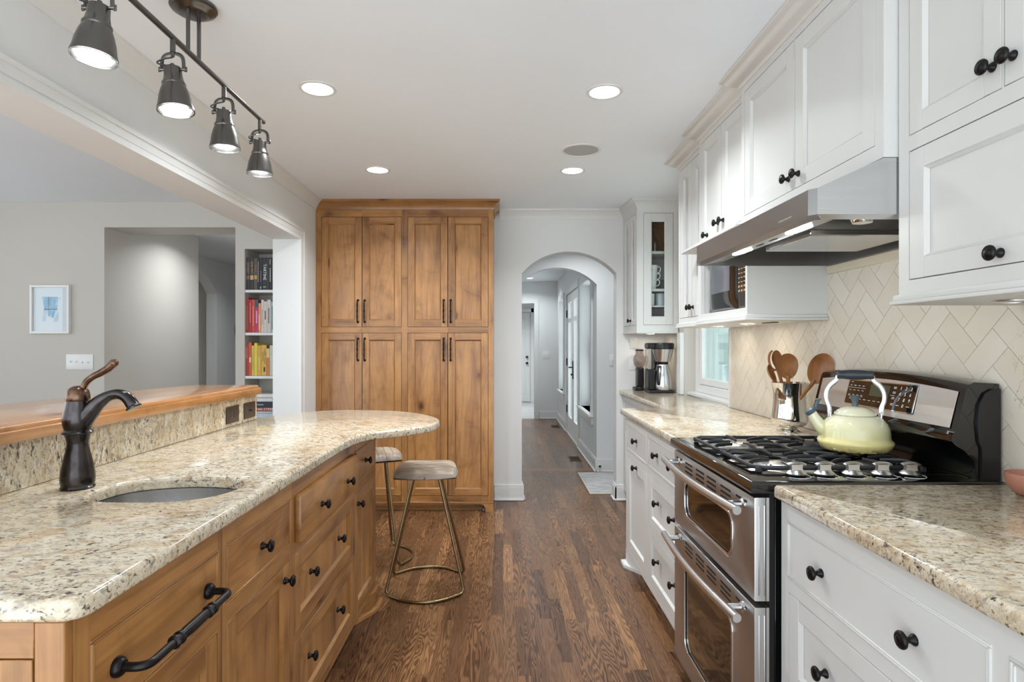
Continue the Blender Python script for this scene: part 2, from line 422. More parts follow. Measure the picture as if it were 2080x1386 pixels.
# ------------------------------------------------------------------ mesh helpers
class MB:
    def __init__(s, M=None):
        s.bm = bmesh.new()
        s.M = M or Matrix()
    def add(s, verts, faces, mi=0):
        vs = [s.bm.verts.new(s.M @ Vector(v)) for v in verts]
        out = []
        for f in faces:
            try:
                fc = s.bm.faces.new([vs[i] for i in f])
                fc.material_index = mi
                fc.smooth = True
                out.append(fc)
            except ValueError:
                pass
        return vs, out
    def box(s, x0, x1, y0, y1, z0, z1, mi=0, bev=0.0, seg=1):
        v = [(x0, y0, z0), (x1, y0, z0), (x1, y1, z0), (x0, y1, z0), (x0, y0, z1), (x1, y0, z1), (x1, y1, z1), (x0, y1, z1)]
        f = [(0, 3, 2, 1), (4, 5, 6, 7), (0, 1, 5, 4), (1, 2, 6, 5), (2, 3, 7, 6), (3, 0, 4, 7)]
        vs, fs = s.add(v, f, mi)
        if bev:
            ed = list({e for fc in fs for e in fc.edges})
            r = bmesh.ops.bevel(s.bm, geom=ed, offset=bev, segments=seg, affect='EDGES', profile=0.5, clamp_overlap=True)
            for fc in r['faces']:
                fc.material_index = mi
                fc.smooth = True
        return s
    def prism(s, poly, z0, z1, mi=0, holes=()):
        loops = [list(poly)] + [list(h) for h in holes]
        flat = [p for l in loops for p in l]
        tris = tessellate_polygon([[Vector((p[0], p[1], 0)) for p in l] for l in loops])
        n = len(flat)
        verts = [(p[0], p[1], z0) for p in flat] + [(p[0], p[1], z1) for p in flat]
        faces = []
        if holes:
            faces += [tuple(t) for t in tris] + [tuple(i + n for i in reversed(t)) for t in tris]
        else:
            faces += [tuple(range(n)), tuple(range(2 * n - 1, n - 1, -1))]
        k = 0
        for l in loops:
            m = len(l)
            for i in range(m):
                j = (i + 1) % m
                faces.append((k + i, k + j, k + j + n, k + i + n))
            k += m
        s.add(verts, faces, mi)
        return s
    def slab(s, outer, z0, z1, r=0.006, holes=(), mi=0, steps=3, rb=None):
        """flat slab with eased edges; outline counter-clockwise, holes clockwise"""
        rb = r if rb is None else rb
        loops = [list(outer)] + [list(h) for h in holes]
        def inset(l, d):
            m = len(l); res = []
            for i in range(m):
                p, a, c = Vector(l[i]), Vector(l[i - 1]), Vector(l[(i + 1) % m])
                e1, e2 = (p - a).normalized(), (c - p).normalized()
                n1, n2 = Vector((-e1.y, e1.x)), Vector((-e2.y, e2.x))
                n = n1 + n2
                if n.length < 1e-6:
                    n = n1.copy()
                n.normalize()
                k = max(0.4, n.dot(n1))
                res.append(tuple(p + n * (d / k)))
            return res
        levels = []
        for i in range(steps + 1):
            a = pi / 2 * i / steps
            levels.append((rb * (1 - sin(a)), z0 + rb * (1 - cos(a))))
        for i in range(steps + 1):
            a = pi / 2 * i / steps
            levels.append((r * (1 - cos(a)), z1 - r * (1 - sin(a))))
        rows = []
        for d, z in levels:
            rows.append([[(p[0], p[1], z) for p in inset(l, d)] for l in loops])
        sizes = [len(l) for l in loops]
        tot = sum(sizes)
        verts, faces = [], []
        for row in rows:
            for l in row:
                verts += l
        for ri in range(len(rows) - 1):
            k = 0
            for m in sizes:
                for i in range(m):
                    j = (i + 1) % m
                    faces.append((ri * tot + k + i, ri * tot + k + j, (ri + 1) * tot + k + j, (ri + 1) * tot + k + i))
                k += m
        for ri, rev in ((0, True), (len(rows) - 1, False)):
            tris = tessellate_polygon([[Vector((p[0], p[1], 0)) for p in l] for l in rows[ri]])
            for t in tris:
                t = tuple(ri * tot + i for i in t)
                faces.append(t[::-1] if rev else t)
        s.add(verts, faces, mi)
        return s
    def lathe(s, prof, n=32, mi=0, c=(0, 0, 0), cap=True):
        verts, faces = [], []
        m = len(prof)
        for r, z in prof:
            for i in range(n):
                a = 2 * pi * i / n
                verts.append((c[0] + r * cos(a), c[1] + r * sin(a), c[2] + z))
        for k in range(m - 1):
            for i in range(n):
                j = (i + 1) % n
                faces.append((k * n + i, k * n + j, (k + 1) * n + j, (k + 1) * n + i))
        if cap:
            if prof[0][0] > 1e-5:
                faces.append(tuple(range(n - 1, -1, -1)))
            if prof[-1][0] > 1e-5:
                faces.append(tuple(range((m - 1) * n, m * n)))
        vs, _ = s.add(verts, faces, mi)
        bmesh.ops.remove_doubles(s.bm, verts=vs, dist=1e-5)
        return s
    def tube(s, path, r, n=10, mi=0, closed=False, cap=True, flat=None):
        """sweep a circle (or ellipse with flat=(a,b) factors) along a path"""
        P = [Vector(p) for p in path]
        m = len(P)
        R = r if isinstance(r, (list, tuple)) else [r] * m
        verts, faces = [], []
        up = None
        for k in range(m):
            if closed:
                t = (P[(k + 1) % m] - P[k - 1])
            else:
                t = P[min(k + 1, m - 1)] - P[max(k - 1, 0)]
            t.normalize()
            if up is None:
                up = Vector((0, 0, 1)) if abs(t.z) < 0.9 else Vector((0, 1, 0))
            sd = t.cross(up)
            if sd.length < 1e-6:
                sd = t.orthogonal()
            sd.normalize()
            up = sd.cross(t).normalized()
            for i in range(n):
                a = 2 * pi * i / n
                fa, fb = (flat or (1, 1))
                verts.append(tuple(P[k] + sd * (cos(a) * R[k] * fa) + up * (sin(a) * R[k] * fb)))
        for k in range(m if closed else m - 1):
            k2 = (k + 1) % m
            for i in range(n):
                j = (i + 1) % n
                faces.append((k * n + i, k * n + j, k2 * n + j, k2 * n + i))
        if cap and not closed:
            faces.append(tuple(range(n - 1, -1, -1)))
            faces.append(tuple(range((m - 1) * n, m * n)))
        s.add(verts, faces, mi)
        return s
    def grid(s, fn, nu, nv, mi=0, wrap_u=False):
        verts = [fn(i / nu, j / nv) for j in range(nv + 1) for i in range(nu + (0 if wrap_u else 1))]
        w = nu if wrap_u else nu + 1
        faces = []
        for j in range(nv):
            for i in range(nu):
                i2 = (i + 1) % w
                faces.append((j * w + i, j * w + i2, (j + 1) * w + i2, (j + 1) * w + i))
        s.add(verts, faces, mi)
        return s

def cat(pts, n=6, closed=False):
    """Catmull-Rom through points"""
    P = [Vector(p) for p in pts]
    out = []
    m = len(P)
    rng = range(m if closed else m - 1)
    for i in rng:
        p0 = P[(i - 1) % m] if closed or i > 0 else P[0]
        p1, p2 = P[i], P[(i + 1) % m]
        p3 = P[(i + 2) % m] if closed or i + 2 < m else P[-1]
        for k in range(n):
            t = k / n
            out.append(0.5 * ((2 * p1) + (p2 - p0) * t + (2 * p0 - 5 * p1 + 4 * p2 - p3) * t * t + (3 * p1 - p0 - 3 * p2 + p3) * t ** 3))
    if not closed:
        out.append(P[-1])
    return [tuple(p) for p in out]

def fillet(pts, r, n=5):
    """round the corners of an open polyline"""
    P = [Vector(p) for p in pts]
    out = [P[0]]
    for i in range(1, len(P) - 1):
        a, b, c = P[i - 1], P[i], P[i + 1]
        d1, d2 = (a - b), (c - b)
        rr = min(r, d1.length * 0.45, d2.length * 0.45)
        s, e = b + d1.normalized() * rr, b + d2.normalized() * rr
        for k in range(n + 1):
            t = k / n
            out.append((1 - t) ** 2 * s + 2 * t * (1 - t) * b + t * t * e)
    out.append(P[-1])
    return [tuple(p) for p in out]

ORG = {}
def finish(o, parent, L):
    COL.objects.link(o)
    if parent is not None:
        o.parent = parent
        ORG[o.name] = ORG[parent.name]
    else:
        o.location = L
        ORG[o.name] = Vector(L)
    return o

def build(mb, name, mats, parent=None, L=(0, 0, 0), sharp=38):
    if not isinstance(mats, (list, tuple)):
        mats = [mats]
    org = ORG[parent.name] if parent is not None else Vector(L)
    bm = mb.bm
    bmesh.ops.recalc_face_normals(bm, faces=bm.faces[:])
    me = bpy.data.meshes.new(name)
    bmesh.ops.translate(bm, verts=bm.verts[:], vec=-org)
    bm.to_mesh(me)
    bm.free()
    for m in mats:
        me.materials.append(m)
    me.set_sharp_from_angle(angle=radians(sharp))
    o = bpy.data.objects.new(name, me)
    return finish(o, parent, L)

def inst(src, name, parent, pos, rot=None):
    """another object that shares a mesh, placed at a world position"""
    o = bpy.data.objects.new(name, src.data if hasattr(src, 'data') else src)
    COL.objects.link(o)
    o.parent = parent
    o.location = Vector(pos) - ORG[parent.name]
    if rot is not None:
        o.rotation_euler = rot
    ORG[o.name] = ORG[parent.name]
    return o

def tag(o, label=None, cat=None, group=None, kind=None):
    if label: o['label'] = label
    if cat: o['category'] = cat
    if group: o['group'] = group
    if kind: o['kind'] = kind
    return o

def thing(name, label, catg, L, group=None):
    o = bpy.data.objects.new(name, None)
    o.empty_display_size = 0.05
    finish(o, None, L)
    return tag(o, label, catg, group)

def struct(mb, name, mats, L=(0, 0, 0)):
    return tag(build(mb, name, mats, None, L), kind='structure')

def mesh_only(mb, name, mats, sharp=38):
    bmesh.ops.recalc_face_normals(mb.bm, faces=mb.bm.faces[:])
    me = bpy.data.meshes.new(name)
    mb.bm.to_mesh(me)
    mb.bm.free()
    for m in (mats if isinstance(mats, (list, tuple)) else [mats]):
        me.materials.append(m)
    me.set_sharp_from_angle(angle=radians(sharp))
    return me

def text_bm(mb, body, size, M, align='CENTER', mi=0, depth=0.0004, sx=1.0, shear=0.0):
    """raised lettering added to a mesh; M maps text x,y,z to world"""
    cu = bpy.data.curves.new('t', 'FONT')
    cu.body = body
    cu.size = size
    cu.align_x = align
    cu.align_y = 'CENTER'
    cu.extrude = depth
    cu.resolution_u = 3
    cu.shear = shear
    ob = bpy.data.objects.new('t', cu)
    COL.objects.link(ob)
    dg = bpy.context.evaluated_depsgraph_get()
    me = bpy.data.meshes.new_from_object(ob.evaluated_get(dg))
    vs = [(v.co.x * sx, v.co.y, v.co.z) for v in me.vertices]
    fs = [tuple(p.vertices) for p in me.polygons]
    old = mb.M
    mb.M = M
    mb.add(vs, fs, mi)
    mb.M = old
    bpy.data.objects.remove(ob)
    bpy.data.meshes.remove(me)
    bpy.data.curves.remove(cu)

def AX(origin, u, v, w):
    m = Matrix.Identity(4)
    for i, a in enumerate((u, v, w)):
        for r in range(3):
            m[r][i] = a[r]
    for r in range(3):
        m[r][3] = origin[r]
    return m

def PL(axis, pos):
    """local (u, v, w): v is up, w comes out of the face"""
    if axis == '+x':
        return AX((pos, 0, 0), (0, 1, 0), (0, 0, 1), (1, 0, 0))
    if axis == '-x':
        return AX((pos, 0, 0), (0, 1, 0), (0, 0, 1), (-1, 0, 0))
    return AX((0, pos, 0), (1, 0, 0), (0, 0, 1), (0, -1, 0))

ROT = {'+x': (0, pi / 2, 0), '-x': (0, -pi / 2, 0), '-y': (pi / 2, 0, 0)}

# ================================================================== SETTING
XL, XLB = -1.468, -1.655      # left wall faces
XR = 1.372                    # right wall face
YB = 5.03                     # back wall face
CZ = 2.44                     # ceiling height
YD = 4.747                    # far wall of the neighbouring room

mb = MB(); mb.prism([(-4.9, -0.35), (1.53, -0.35), (1.53, YB + 0.13), (1.62, YB + 0.13), (1.62, 6.29), (1.13, 6.29), (1.13, 10.62), (-4.9, 10.62)], -0.08, 0.0)
struct(mb, 'floor', FLOOR)
def hall_tile():
    m, nt, b = new_mat('veined_stone_tile')
    f = noise(nt, coords(nt, (2, 9, 1)), 2.5, 5, 0.6, 1.5)
    link(nt, ramp(nt, f, [(0.3, rgb(120, 122, 124)), (0.5, rgb(196, 196, 194)), (0.7, rgb(222, 221, 218))]), b.inputs['Base Color'])
    b.inputs['Roughness'].default_value = 0.35
    return m
HTILE = hall_tile()
mb = MB(); mb.box(-1.5, 1.5, 10.62, 13.9, -0.08, -0.002)
struct(mb, 'floor_mudroom', HTILE)
mb = MB(); mb.prism([(-4.9, -1.4), (1.53, -1.4), (1.53, YB + 0.13), (1.62, YB + 0.13), (1.62, 6.29), (1.13, 6.29), (1.13, 10.7), (1.3, 10.7), (1.3, 13.9), (-1.6, 13.9), (-1.6, 10.7), (-4.9, 10.7)], CZ, CZ + 0.08)
struct(mb, 'ceiling', CEIL)

def arch_poly(x0, x1, spring, apex, n=28):
    """opening outline, bottom at floor; clockwise so it can be a hole"""
    w = (x1 - x0) / 2; h = apex - spring
    R = (w * w + h * h) / (2 * h)
    a0 = math.asin(min(1, w / R))
    cx, cz = (x0 + x1) / 2, apex - R
    pts = [(x0, 0.0), (x0, spring)]
    for i in range(1, n):
        a = -a0 + 2 * a0 * i / n
        pts.append((cx + R * sin(a), cz + R * cos(a)))
    pts += [(x1, spring), (x1, 0.0)]
    return pts

def wall_profile(x0, x1, openings, top=CZ):
    """wall outline with floor-standing openings notched out of its bottom edge"""
    pts = [(x1, 0), (x1, top), (x0, top), (x0, 0)]
    for op in openings:
        pts += op
    return pts

# left wall: header over the pass-through and the pier beside the tall cabinet
mb = MB()
mb.M = PL('+x', XLB)
mb.prism([(-2.0, 2.067), (4.297, 2.067), (4.297, 0), (YB + 0.12, 0), (YB + 0.12, CZ), (-2.0, CZ)], 0, XL - XLB)
struct(mb, 'wall_left', WALL)
# casing on the kitchen side
mb = MB(PL('+x', XL))
for a, b_, w in ((0.0, 0.022, 0.018), (0.022, 0.030, 0.013), (0.030, 0.064, 0.015), (0.064, 0.082, 0.021)):
    mb.prism([(-2.0, 2.067 + a), (4.297 + a, 2.067 + a), (4.297 + a, 0.0), (4.297 + b_, 0.0), (4.297 + b_, 2.067 + b_), (-2.0, 2.067 + b_)], 0, w)
struct(mb, 'trim_1', TRIM)

def crown(mb, path_len0, path_len1, h=0.07, p=0.06, M=None):
    """cove crown: u along the wall, v up (0 = ceiling), w out"""
    prof = [(0, 0.0), (0, -h), (0.008, -h), (0.010, -h + 0.010)]
    for i in range(9):
        a = pi / 2 * i / 8
        prof.append((p - (p - 0.012) * cos(a), -h + 0.012 + (h - 0.024) * (sin(a) if False else (1 - cos(a)) * 0.55 + sin(a) * 0.45)))
    prof += [(p + 0.004, -0.012), (p + 0.004, 0.0)]
    n = len(prof)
    v = [(path_len0, z, w) for w, z in prof] + [(path_len1, z, w) for w, z in prof]
    f = [(i, (i + 1) % n, (i + 1) % n + n, i + n) for i in range(n)] + [tuple(range(n)), tuple(range(2 * n - 1, n - 1, -1))]
    old = mb.M
    if M is not None:
        mb.M = M
    mb.add(v, f)
    mb.M = old

mb = MB()
crown(mb, -2.0, 4.684, 0.075, 0.06, AX((XL, 0, CZ), (0, 1, 0), (0, 0, 1), (1, 0, 0)))
struct(mb, 'trim_2', TRIM)
mb = MB()
crown(mb, -0.03, 1.02, 0.075, 0.06, AX((0, YB, CZ), (1, 0, 0), (0, 0, 1), (0, -1, 0)))
struct(mb, 'trim_3', TRIM)

# back wall with the arch
def y_wall(name, y0, y1, x0, x1, ops, mat=WALL, top=CZ):
    m = MB(AX((0, y0, 0), (1, 0, 0), (0, 0, 1), (0, 1, 0)))
    m.prism(wall_profile(x0, x1, ops, top), 0, y1 - y0)
    return struct(m, name, mat)
y_wall('wall_back', YB, YB + 0.13, -1.655, 1.62, [arch_poly(0.157, 0.952, 1.911, 2.093)])
y_wall('wall_vestibule', 6.16, 6.29, -0.9, 1.62, [arch_poly(0.16, 0.963, 1.93, 2.105)])
mb = MB(); mb.box(-0.9, -0.78, YB + 0.13, 10.62, 0, CZ)
struct(mb, 'wall_hall_left', WALL)
mb = MB(); mb.box(1.53, 1.62, YB + 0.13, 6.16, 0, CZ)
struct(mb, 'wall_vestibule_right', WALL)

# hall right wall with two windows and a double door
HX = 0.963
WN = [(6.50, 7.36, 0.56, 2.04), (9.46, 10.16, 0.56, 2.04)]
DR = (7.62, 9.02, 0.0, 2.06)
m = MB(AX((HX, 0, 0), (0, 1, 0), (0, 0, 1), (1, 0, 0)))
outer = [(10.62, 0), (10.62, CZ), (6.29, CZ), (6.29, 0), (DR[0], 0), (DR[0], DR[3]), (DR[1], DR[3]), (DR[1], 0)]
m.prism(outer, 0, 0.16, 0, [[(a, c), (a, d), (b_, d), (b_, c)] for a, b_, c, d in WN])
struct(m, 'wall_hall_right', WALL)
# end wall with a cased opening, and the mudroom beyond
y_wall('wall_hall_end', 10.62, 10.74, -0.9, 1.12, [[(-0.45, 0), (-0.45, 2.05), (0.55, 2.05), (0.55, 0)]])
mb = MB(AX((0, 10.62, 0), (1, 0, 0), (0, 0, 1), (0, -1, 0)))
mb.prism([(0.55, 0), (0.63, 0), (0.63, 2.13), (-0.53, 2.13), (-0.53, 0), (-0.45, 0), (-0.45, 2.05), (0.55, 2.05)], 0, 0.02)
struct(mb, 'trim_4', TRIM)
mb = MB()
mb.box(-1.5, -1.4, 10.74, 13.8, 0, CZ); mb.box(1.1, 1.2, 10.74, 13.8, 0, CZ); mb.box(-1.5, 1.2, 13.7, 13.8, 0, CZ)
struct(mb, 'wall_mudroom', WALL)

# right wall of the kitchen with the window recess
m = MB(AX((XR, 0, 0), (0, 1, 0), (0, 0, 1), (1, 0, 0)))
m.prism([(YB + 0.13, 0), (YB + 0.13, CZ), (-1.6, CZ), (-1.6, 0)], 0, 0.16, 0, [[(3.61, 0.90), (3.61, 2.1), (4.536, 2.1), (4.536, 0.90)]])
struct(m, 'wall_right', WALLW)

# neighbouring room: far wall with a wide opening and a shelf niche
NX0, NX1 = -2.051, -1.672
m = MB(AX((0, YD, 0), (1, 0, 0), (0, 0, 1), (0, 1, 0)))
m.prism(wall_profile(-4.9, XLB, [[(-3.165, 0), (-3.165, 2.241), (-2.125, 2.241), (-2.125, 0)]]), 0, 0.315, 0,
        [[(NX0, 0.12), (NX0, 2.069), (NX1, 2.069), (NX1, 0.12)]])
struct(m, 'wall_dining_far', WALLW)
mb = MB(); mb.box(-3.30, -3.165, 5.062, 6.215, 0, CZ)
struct(mb, 'wall_corridor_left', WALLW)
m = MB(AX((-3.82, 0, 0), (0, 1, 0), (0, 0, 1), (-1, 0, 0)))
m.prism(wall_profile(6.0, 10.6, [arch_poly(6.70, 7.98, 1.99, 2.28)]), 0, 0.14)
struct(m, 'wall_corridor_arch', WALL)
mb = MB(); mb.box(-3.82, -3.30, 6.10, 6.215, 0, CZ)
struct(mb, 'wall_corridor_return', WALLW)
mb = MB(); mb.box(-4.75, -4.6, 6.0, 10.6, 0, CZ); mb.box(-4.6, -3.96, 8.05, 8.15, 0, CZ)
struct(mb, 'wall_corridor_alcove', WALLW)
mb = MB(); mb.box(-4.6, -2.0, 10.5, 10.62, 0, CZ)
struct(mb, 'wall_corridor_end', WALL)
mb = MB(); mb.box(-2.125, -2.0, 5.062, 10.5, 0, CZ)
struct(mb, 'wall_corridor_right', WALL)

m = MB(AX((-4.9, 0, 0), (0, 1, 0), (0, 0, 1), (-1, 0, 0)))
m.prism([(-1.4, 0), (YD, 0), (YD, CZ), (-1.4, CZ)], 0, 0.15, 0, [[(a, 0.75), (a, 2.1), (a + 1.35, 2.1), (a + 1.35, 0.75)] for a in (-0.9, 0.85, 2.6)])
struct(m, 'wall_dining_left', WALLW)

# baseboards
def base_y(m, x0, x1, y, h=0.135, t=0.016):      # wall facing -y
    m.box(x0, x1, y - t, y, 0, h - 0.02, 0, 0.002)
    m.box(x0, x1, y - t * 0.65, y, h - 0.02, h, 0, 0.003)
    m.box(x0 - 0.0, x1, y - t - 0.012, y, 0, 0.018, 0, 0.005)
def base_x(m, x, y0, y1, h=0.135, t=0.016, sgn=-1):
    a, b_ = sorted((x, x + sgn * t)); c, d = sorted((x, x + sgn * t * 0.65)); e, f = sorted((x, x + sgn * (t + 0.012)))
    m.box(a, b_, y0, y1, 0, h - 0.02, 0, 0.002)
    m.box(c, d, y0, y1, h - 0.02, h, 0, 0.003)
    m.box(e, f, y0, y1, 0, 0.018, 0, 0.005)
mb = MB(); base_y(mb, -0.075, 0.173, YB); base_x(mb, 0.157, YB, YB + 0.13, sgn=1)
struct(mb, 'baseboard_back', TRIM)
mb = MB(); base_y(mb, 0.935, 1.083, YB); base_x(mb, 0.952, YB - 0.016, YB + 0.13, sgn=-1)
struct(mb, 'baseboard_arch_pier', TRIM)
mb = MB(); base_y(mb, 0.963, 1.525, 6.16); base_x(mb, 0.963, 6.16 - 0.016, 7.60)
base_x(mb, 0.963, 9.04, 10.60); base_y(mb, 0.645, 0.95, 10.62)
struct(mb, 'baseboard_hall', TRIM)
mb = MB()
base_x(mb, -3.165, 5.062, 6.2, sgn=1); base_y(mb, -4.9, -3.165, YD)
struct(mb, 'baseboard_dining', TRIM)
mb = MB()
for k in range(3):
    mb.box(-0.6, 0.945, 6.18 + k * 0.058, 6.237 + k * 0.058, -0.002, 0.0012)
struct(mb, 'trim_5', wood('threshold_oak', 'x', (140, 104, 74), (122, 88, 61), (92, 64, 44), 0.3, 0.0, False))

# ------------------------------------------------------------------ windows and doors of the setting
def hall_window(name, w, sill=True):
    a, b_, c, d = w
    mb = MB(AX((HX, 0, 0), (0, 1, 0), (0, 0, 1), (-1, 0, 0)))
    cs = 0.085
    # casing on the wall
    mb.box(a - cs, a, c, d + cs, 0, 0.02, 0, 0.003); mb.box(b_, b_ + cs, c, d + cs, 0, 0.02, 0, 0.003)
    mb.box(a - cs - 0.01, b_ + cs + 0.01, d, d + cs, 0, 0.022, 0, 0.003)
    # stool and apron
    mb.box(a - cs - 0.02, b_ + cs + 0.02, c - 0.03, c, -0.12, 0.05, 0, 0.006)
    mb.box(a - cs, b_ + cs, c - 0.11, c - 0.03, 0, 0.018, 0, 0.003)
    # sashes
    ym = (c + d) / 2
    for z0, z1, w0 in ((c, ym + 0.02, -0.115), (ym - 0.02, d, -0.135)):
        mb.box(a, a + 0.045, z0, z1, w0 - 0.03, w0); mb.box(b_ - 0.045, b_, z0, z1, w0 - 0.03, w0)
        mb.box(a, b_, z0, z0 + 0.05, w0 - 0.03, w0); mb.box(a, b_, z1 - 0.045, z1, w0 - 0.03, w0)
    o = struct(mb, name, TRIM)
    g = MB(AX((HX, 0, 0), (0, 1, 0), (0, 0, 1), (-1, 0, 0)))
    g.box(a + 0.03, b_ - 0.03, c + 0.03, d - 0.03, -0.136, -0.132)
    build(g, 'pane', GLASS, o)
    return o
hall_window('window_2', WN[0]); hall_window('window_3', WN[1])

m = MB(AX((HX, 0, 0), (0, 1, 0), (0, 0, 1), (-1, 0, 0)))
a, b_, c, d = DR
m.box(a - 0.085, a, 0, d + 0.085, 0, 0.02, 0, 0.003); m.box(b_, b_ + 0.085, 0, d + 0.085, 0, 0.02, 0, 0.003)
m.box(a - 0.09, b_ + 0.09, d, d + 0.085, 0, 0.022, 0, 0.003)
m.box(a, b_, 0, 0.012, -0.15, 0.01, 0, 0.002)
dr1 = struct(m, 'door_1', TRIM)
ymid = (a + b_) / 2
for y0, y1, act in ((a + 0.006, ymid - 0.002, False), (ymid + 0.002, b_ - 0.006, True)):
    lf = MB(AX((HX, 0, 0), (0, 1, 0), (0, 0, 1), (-1, 0, 0)))
    sw = 0.115
    lf.box(y0, y0 + sw, 0.014, d - 0.006, -0.05, -0.004, 0, 0.003); lf.box(y1 - sw, y1, 0.014, d - 0.006, -0.05, -0.004, 0, 0.003)
    lf.box(y0 + sw, y1 - sw, 0.014, 0.26, -0.05, -0.004, 0, 0.003); lf.box(y0 + sw, y1 - sw, d - 0.13, d - 0.006, -0.05, -0.004, 0, 0.003)
    lf.box(y0 + sw, y1 - sw, d - 0.42, d - 0.36, -0.045, -0.008, 0, 0.003)
    leaf = build(lf, 'door_leaf', TRIM, dr1)
    g = MB(AX((HX, 0, 0), (0, 1, 0), (0, 0, 1), (-1, 0, 0)))
    g.box(y0 + sw - 0.005, y1 - sw + 0.005, 0.25, d - 0.12, -0.03, -0.026)
    build(g, 'pane', GLASS, leaf)
    hg = MB(AX((HX, 0, 0), (0, 1, 0), (0, 0, 1), (-1, 0, 0)))
    if act:
        for z in (0.30, 1.0, 1.72):
            hg.box(b_ - 0.02, b_ + 0.012, z, z + 0.11, -0.003, 0.012, 0, 0.002)
        build(hg, 'hinge', BLACKM, leaf)
    else:
        hg.box(y1 - 0.075, y1 - 0.035, 0.84, 1.09, -0.004, 0.008, 0, 0.003)
        hg.tube([(y1 - 0.055, 1.0, 0.0), (y1 - 0.055, 1.0, 0.055), (y1 - 0.16, 1.0, 0.06)], 0.009, 8)
        hg.tube([(y1 - 0.055, 0.90, 0.0), (y1 - 0.055, 0.90, 0.03)], 0.014, 10)
        build(hg, 'door_handle', BLACKM, leaf)

m = MB(AX((0, 13.7, 0), (1, 0, 0), (0, 0, 1), (0, -1, 0)))
x0, x1 = -0.22, 0.616
m.box(x0 - 0.10, x0 - 0.01, 0, 2.15, 0, 0.03, 0, 0.003); m.box(x1 + 0.02, x1 + 0.11, 0, 2.15, 0, 0.03, 0, 0.003); m.box(x0 - 0.1, x1 + 0.11, 2.06, 2.15, 0, 0.03, 0, 0.003)
dr2 = struct(m, 'door_2', TRIM)
lf = MB(AX((0, 13.7, 0), (1, 0, 0), (0, 0, 1), (0, -1, 0)))
lf.box(x0, x1, 0.02, 2.05, 0, 0.02, 0, 0.003)
for pu0, pu1 in ((x0 + 0.11, x0 + 0.38), (x1 - 0.38, x1 - 0.11)):
    for pv0, pv1 in ((0.2, 0.85), (1.0, 1.6), (1.68, 1.92)):
        lf.box(pu0, pu1, pv0, pv1, 0.018, 0.026, 0, 0.006)
leaf = build(lf, 'door_leaf', TRIM, dr2)
for z in (1.04, 0.90):
    k = MB(AX((x1 - 0.07, 13.68, z), (1, 0, 0), (0, 0, 1), (0, -1, 0)))
    k.lathe([(0.03, 0), (0.03, 0.008), (0.014, 0.012), (0.014, 0.03), (0.028, 0.04), (0.028, 0.055), (0.012, 0.062), (0, 0.062)], 20)
    build(k, 'door_knob', BLACKM, leaf)

# kitchen window in the right-hand wall
m = MB(AX((XR, 0, 0), (0, 1, 0), (0, 0, 1), (1, 0, 0)))
m.box(3.61, 4.536, 0.9305, 0.955, 0.02, 0.15, 0, 0.004)
for u0, u1, v0, v1 in ((3.61, 3.66, 0.955, 2.1), (4.486, 4.536, 0.955, 2.1), (3.66, 4.486, 0.955, 1.01), (3.66, 4.486, 2.05, 2.1)):
    m.box(u0, u1, v0, v1, 0.085, 0.145, 0, 0.003)
for u0, u1, v0, v1 in ((3.665, 3.71, 1.015, 2.045), (4.436, 4.481, 1.015, 2.045), (3.71, 4.436, 1.015, 1.06), (3.71, 4.436, 2.0, 2.045)):
    m.box(u0, u1, v0, v1, 0.10, 0.135, 0, 0.003)
# square pier beside the recess
m.box(4.536, 4.62, 0.9305, 1.40, -0.03, 0.0, 0, 0.002)
win1 = struct(m, 'window_1', TRIM)
g = MB(AX((XR, 0, 0), (0, 1, 0), (0, 0, 1), (1, 0, 0)))
g.box(3.70, 4.446, 1.05, 2.01, 0.115, 0.12)
build(g, 'pane', glass_pane('window_glass_tinted', (0.80, 0.86, 0.85, 1), 1.6), win1)
# what stands outside the window
def siding():
    m, nt, b = new_mat('weathered_grey_green_siding')
    f = noise(nt, coords(nt, (1, 6, 0.6)), 2.0, 3)
    link(nt, ramp(nt, f, [(0.3, rgb(176, 190, 186)), (0.7, rgb(206, 216, 212))]), b.inputs['Base Color'])
    b.inputs['Roughness'].default_value = 0.8
    return m
mb = MB()
for i in range(78):
    mb.box(3.55, 3.58, 3.3 + i * 0.14, 3.435 + i * 0.14, -0.05, 1.9, 0, 0.004)
tag(build(mb, 'board_fence', siding(), None, (3.565, 4.8, -0.05)), 'grey green board fence standing outside the kitchen window', 'fence')

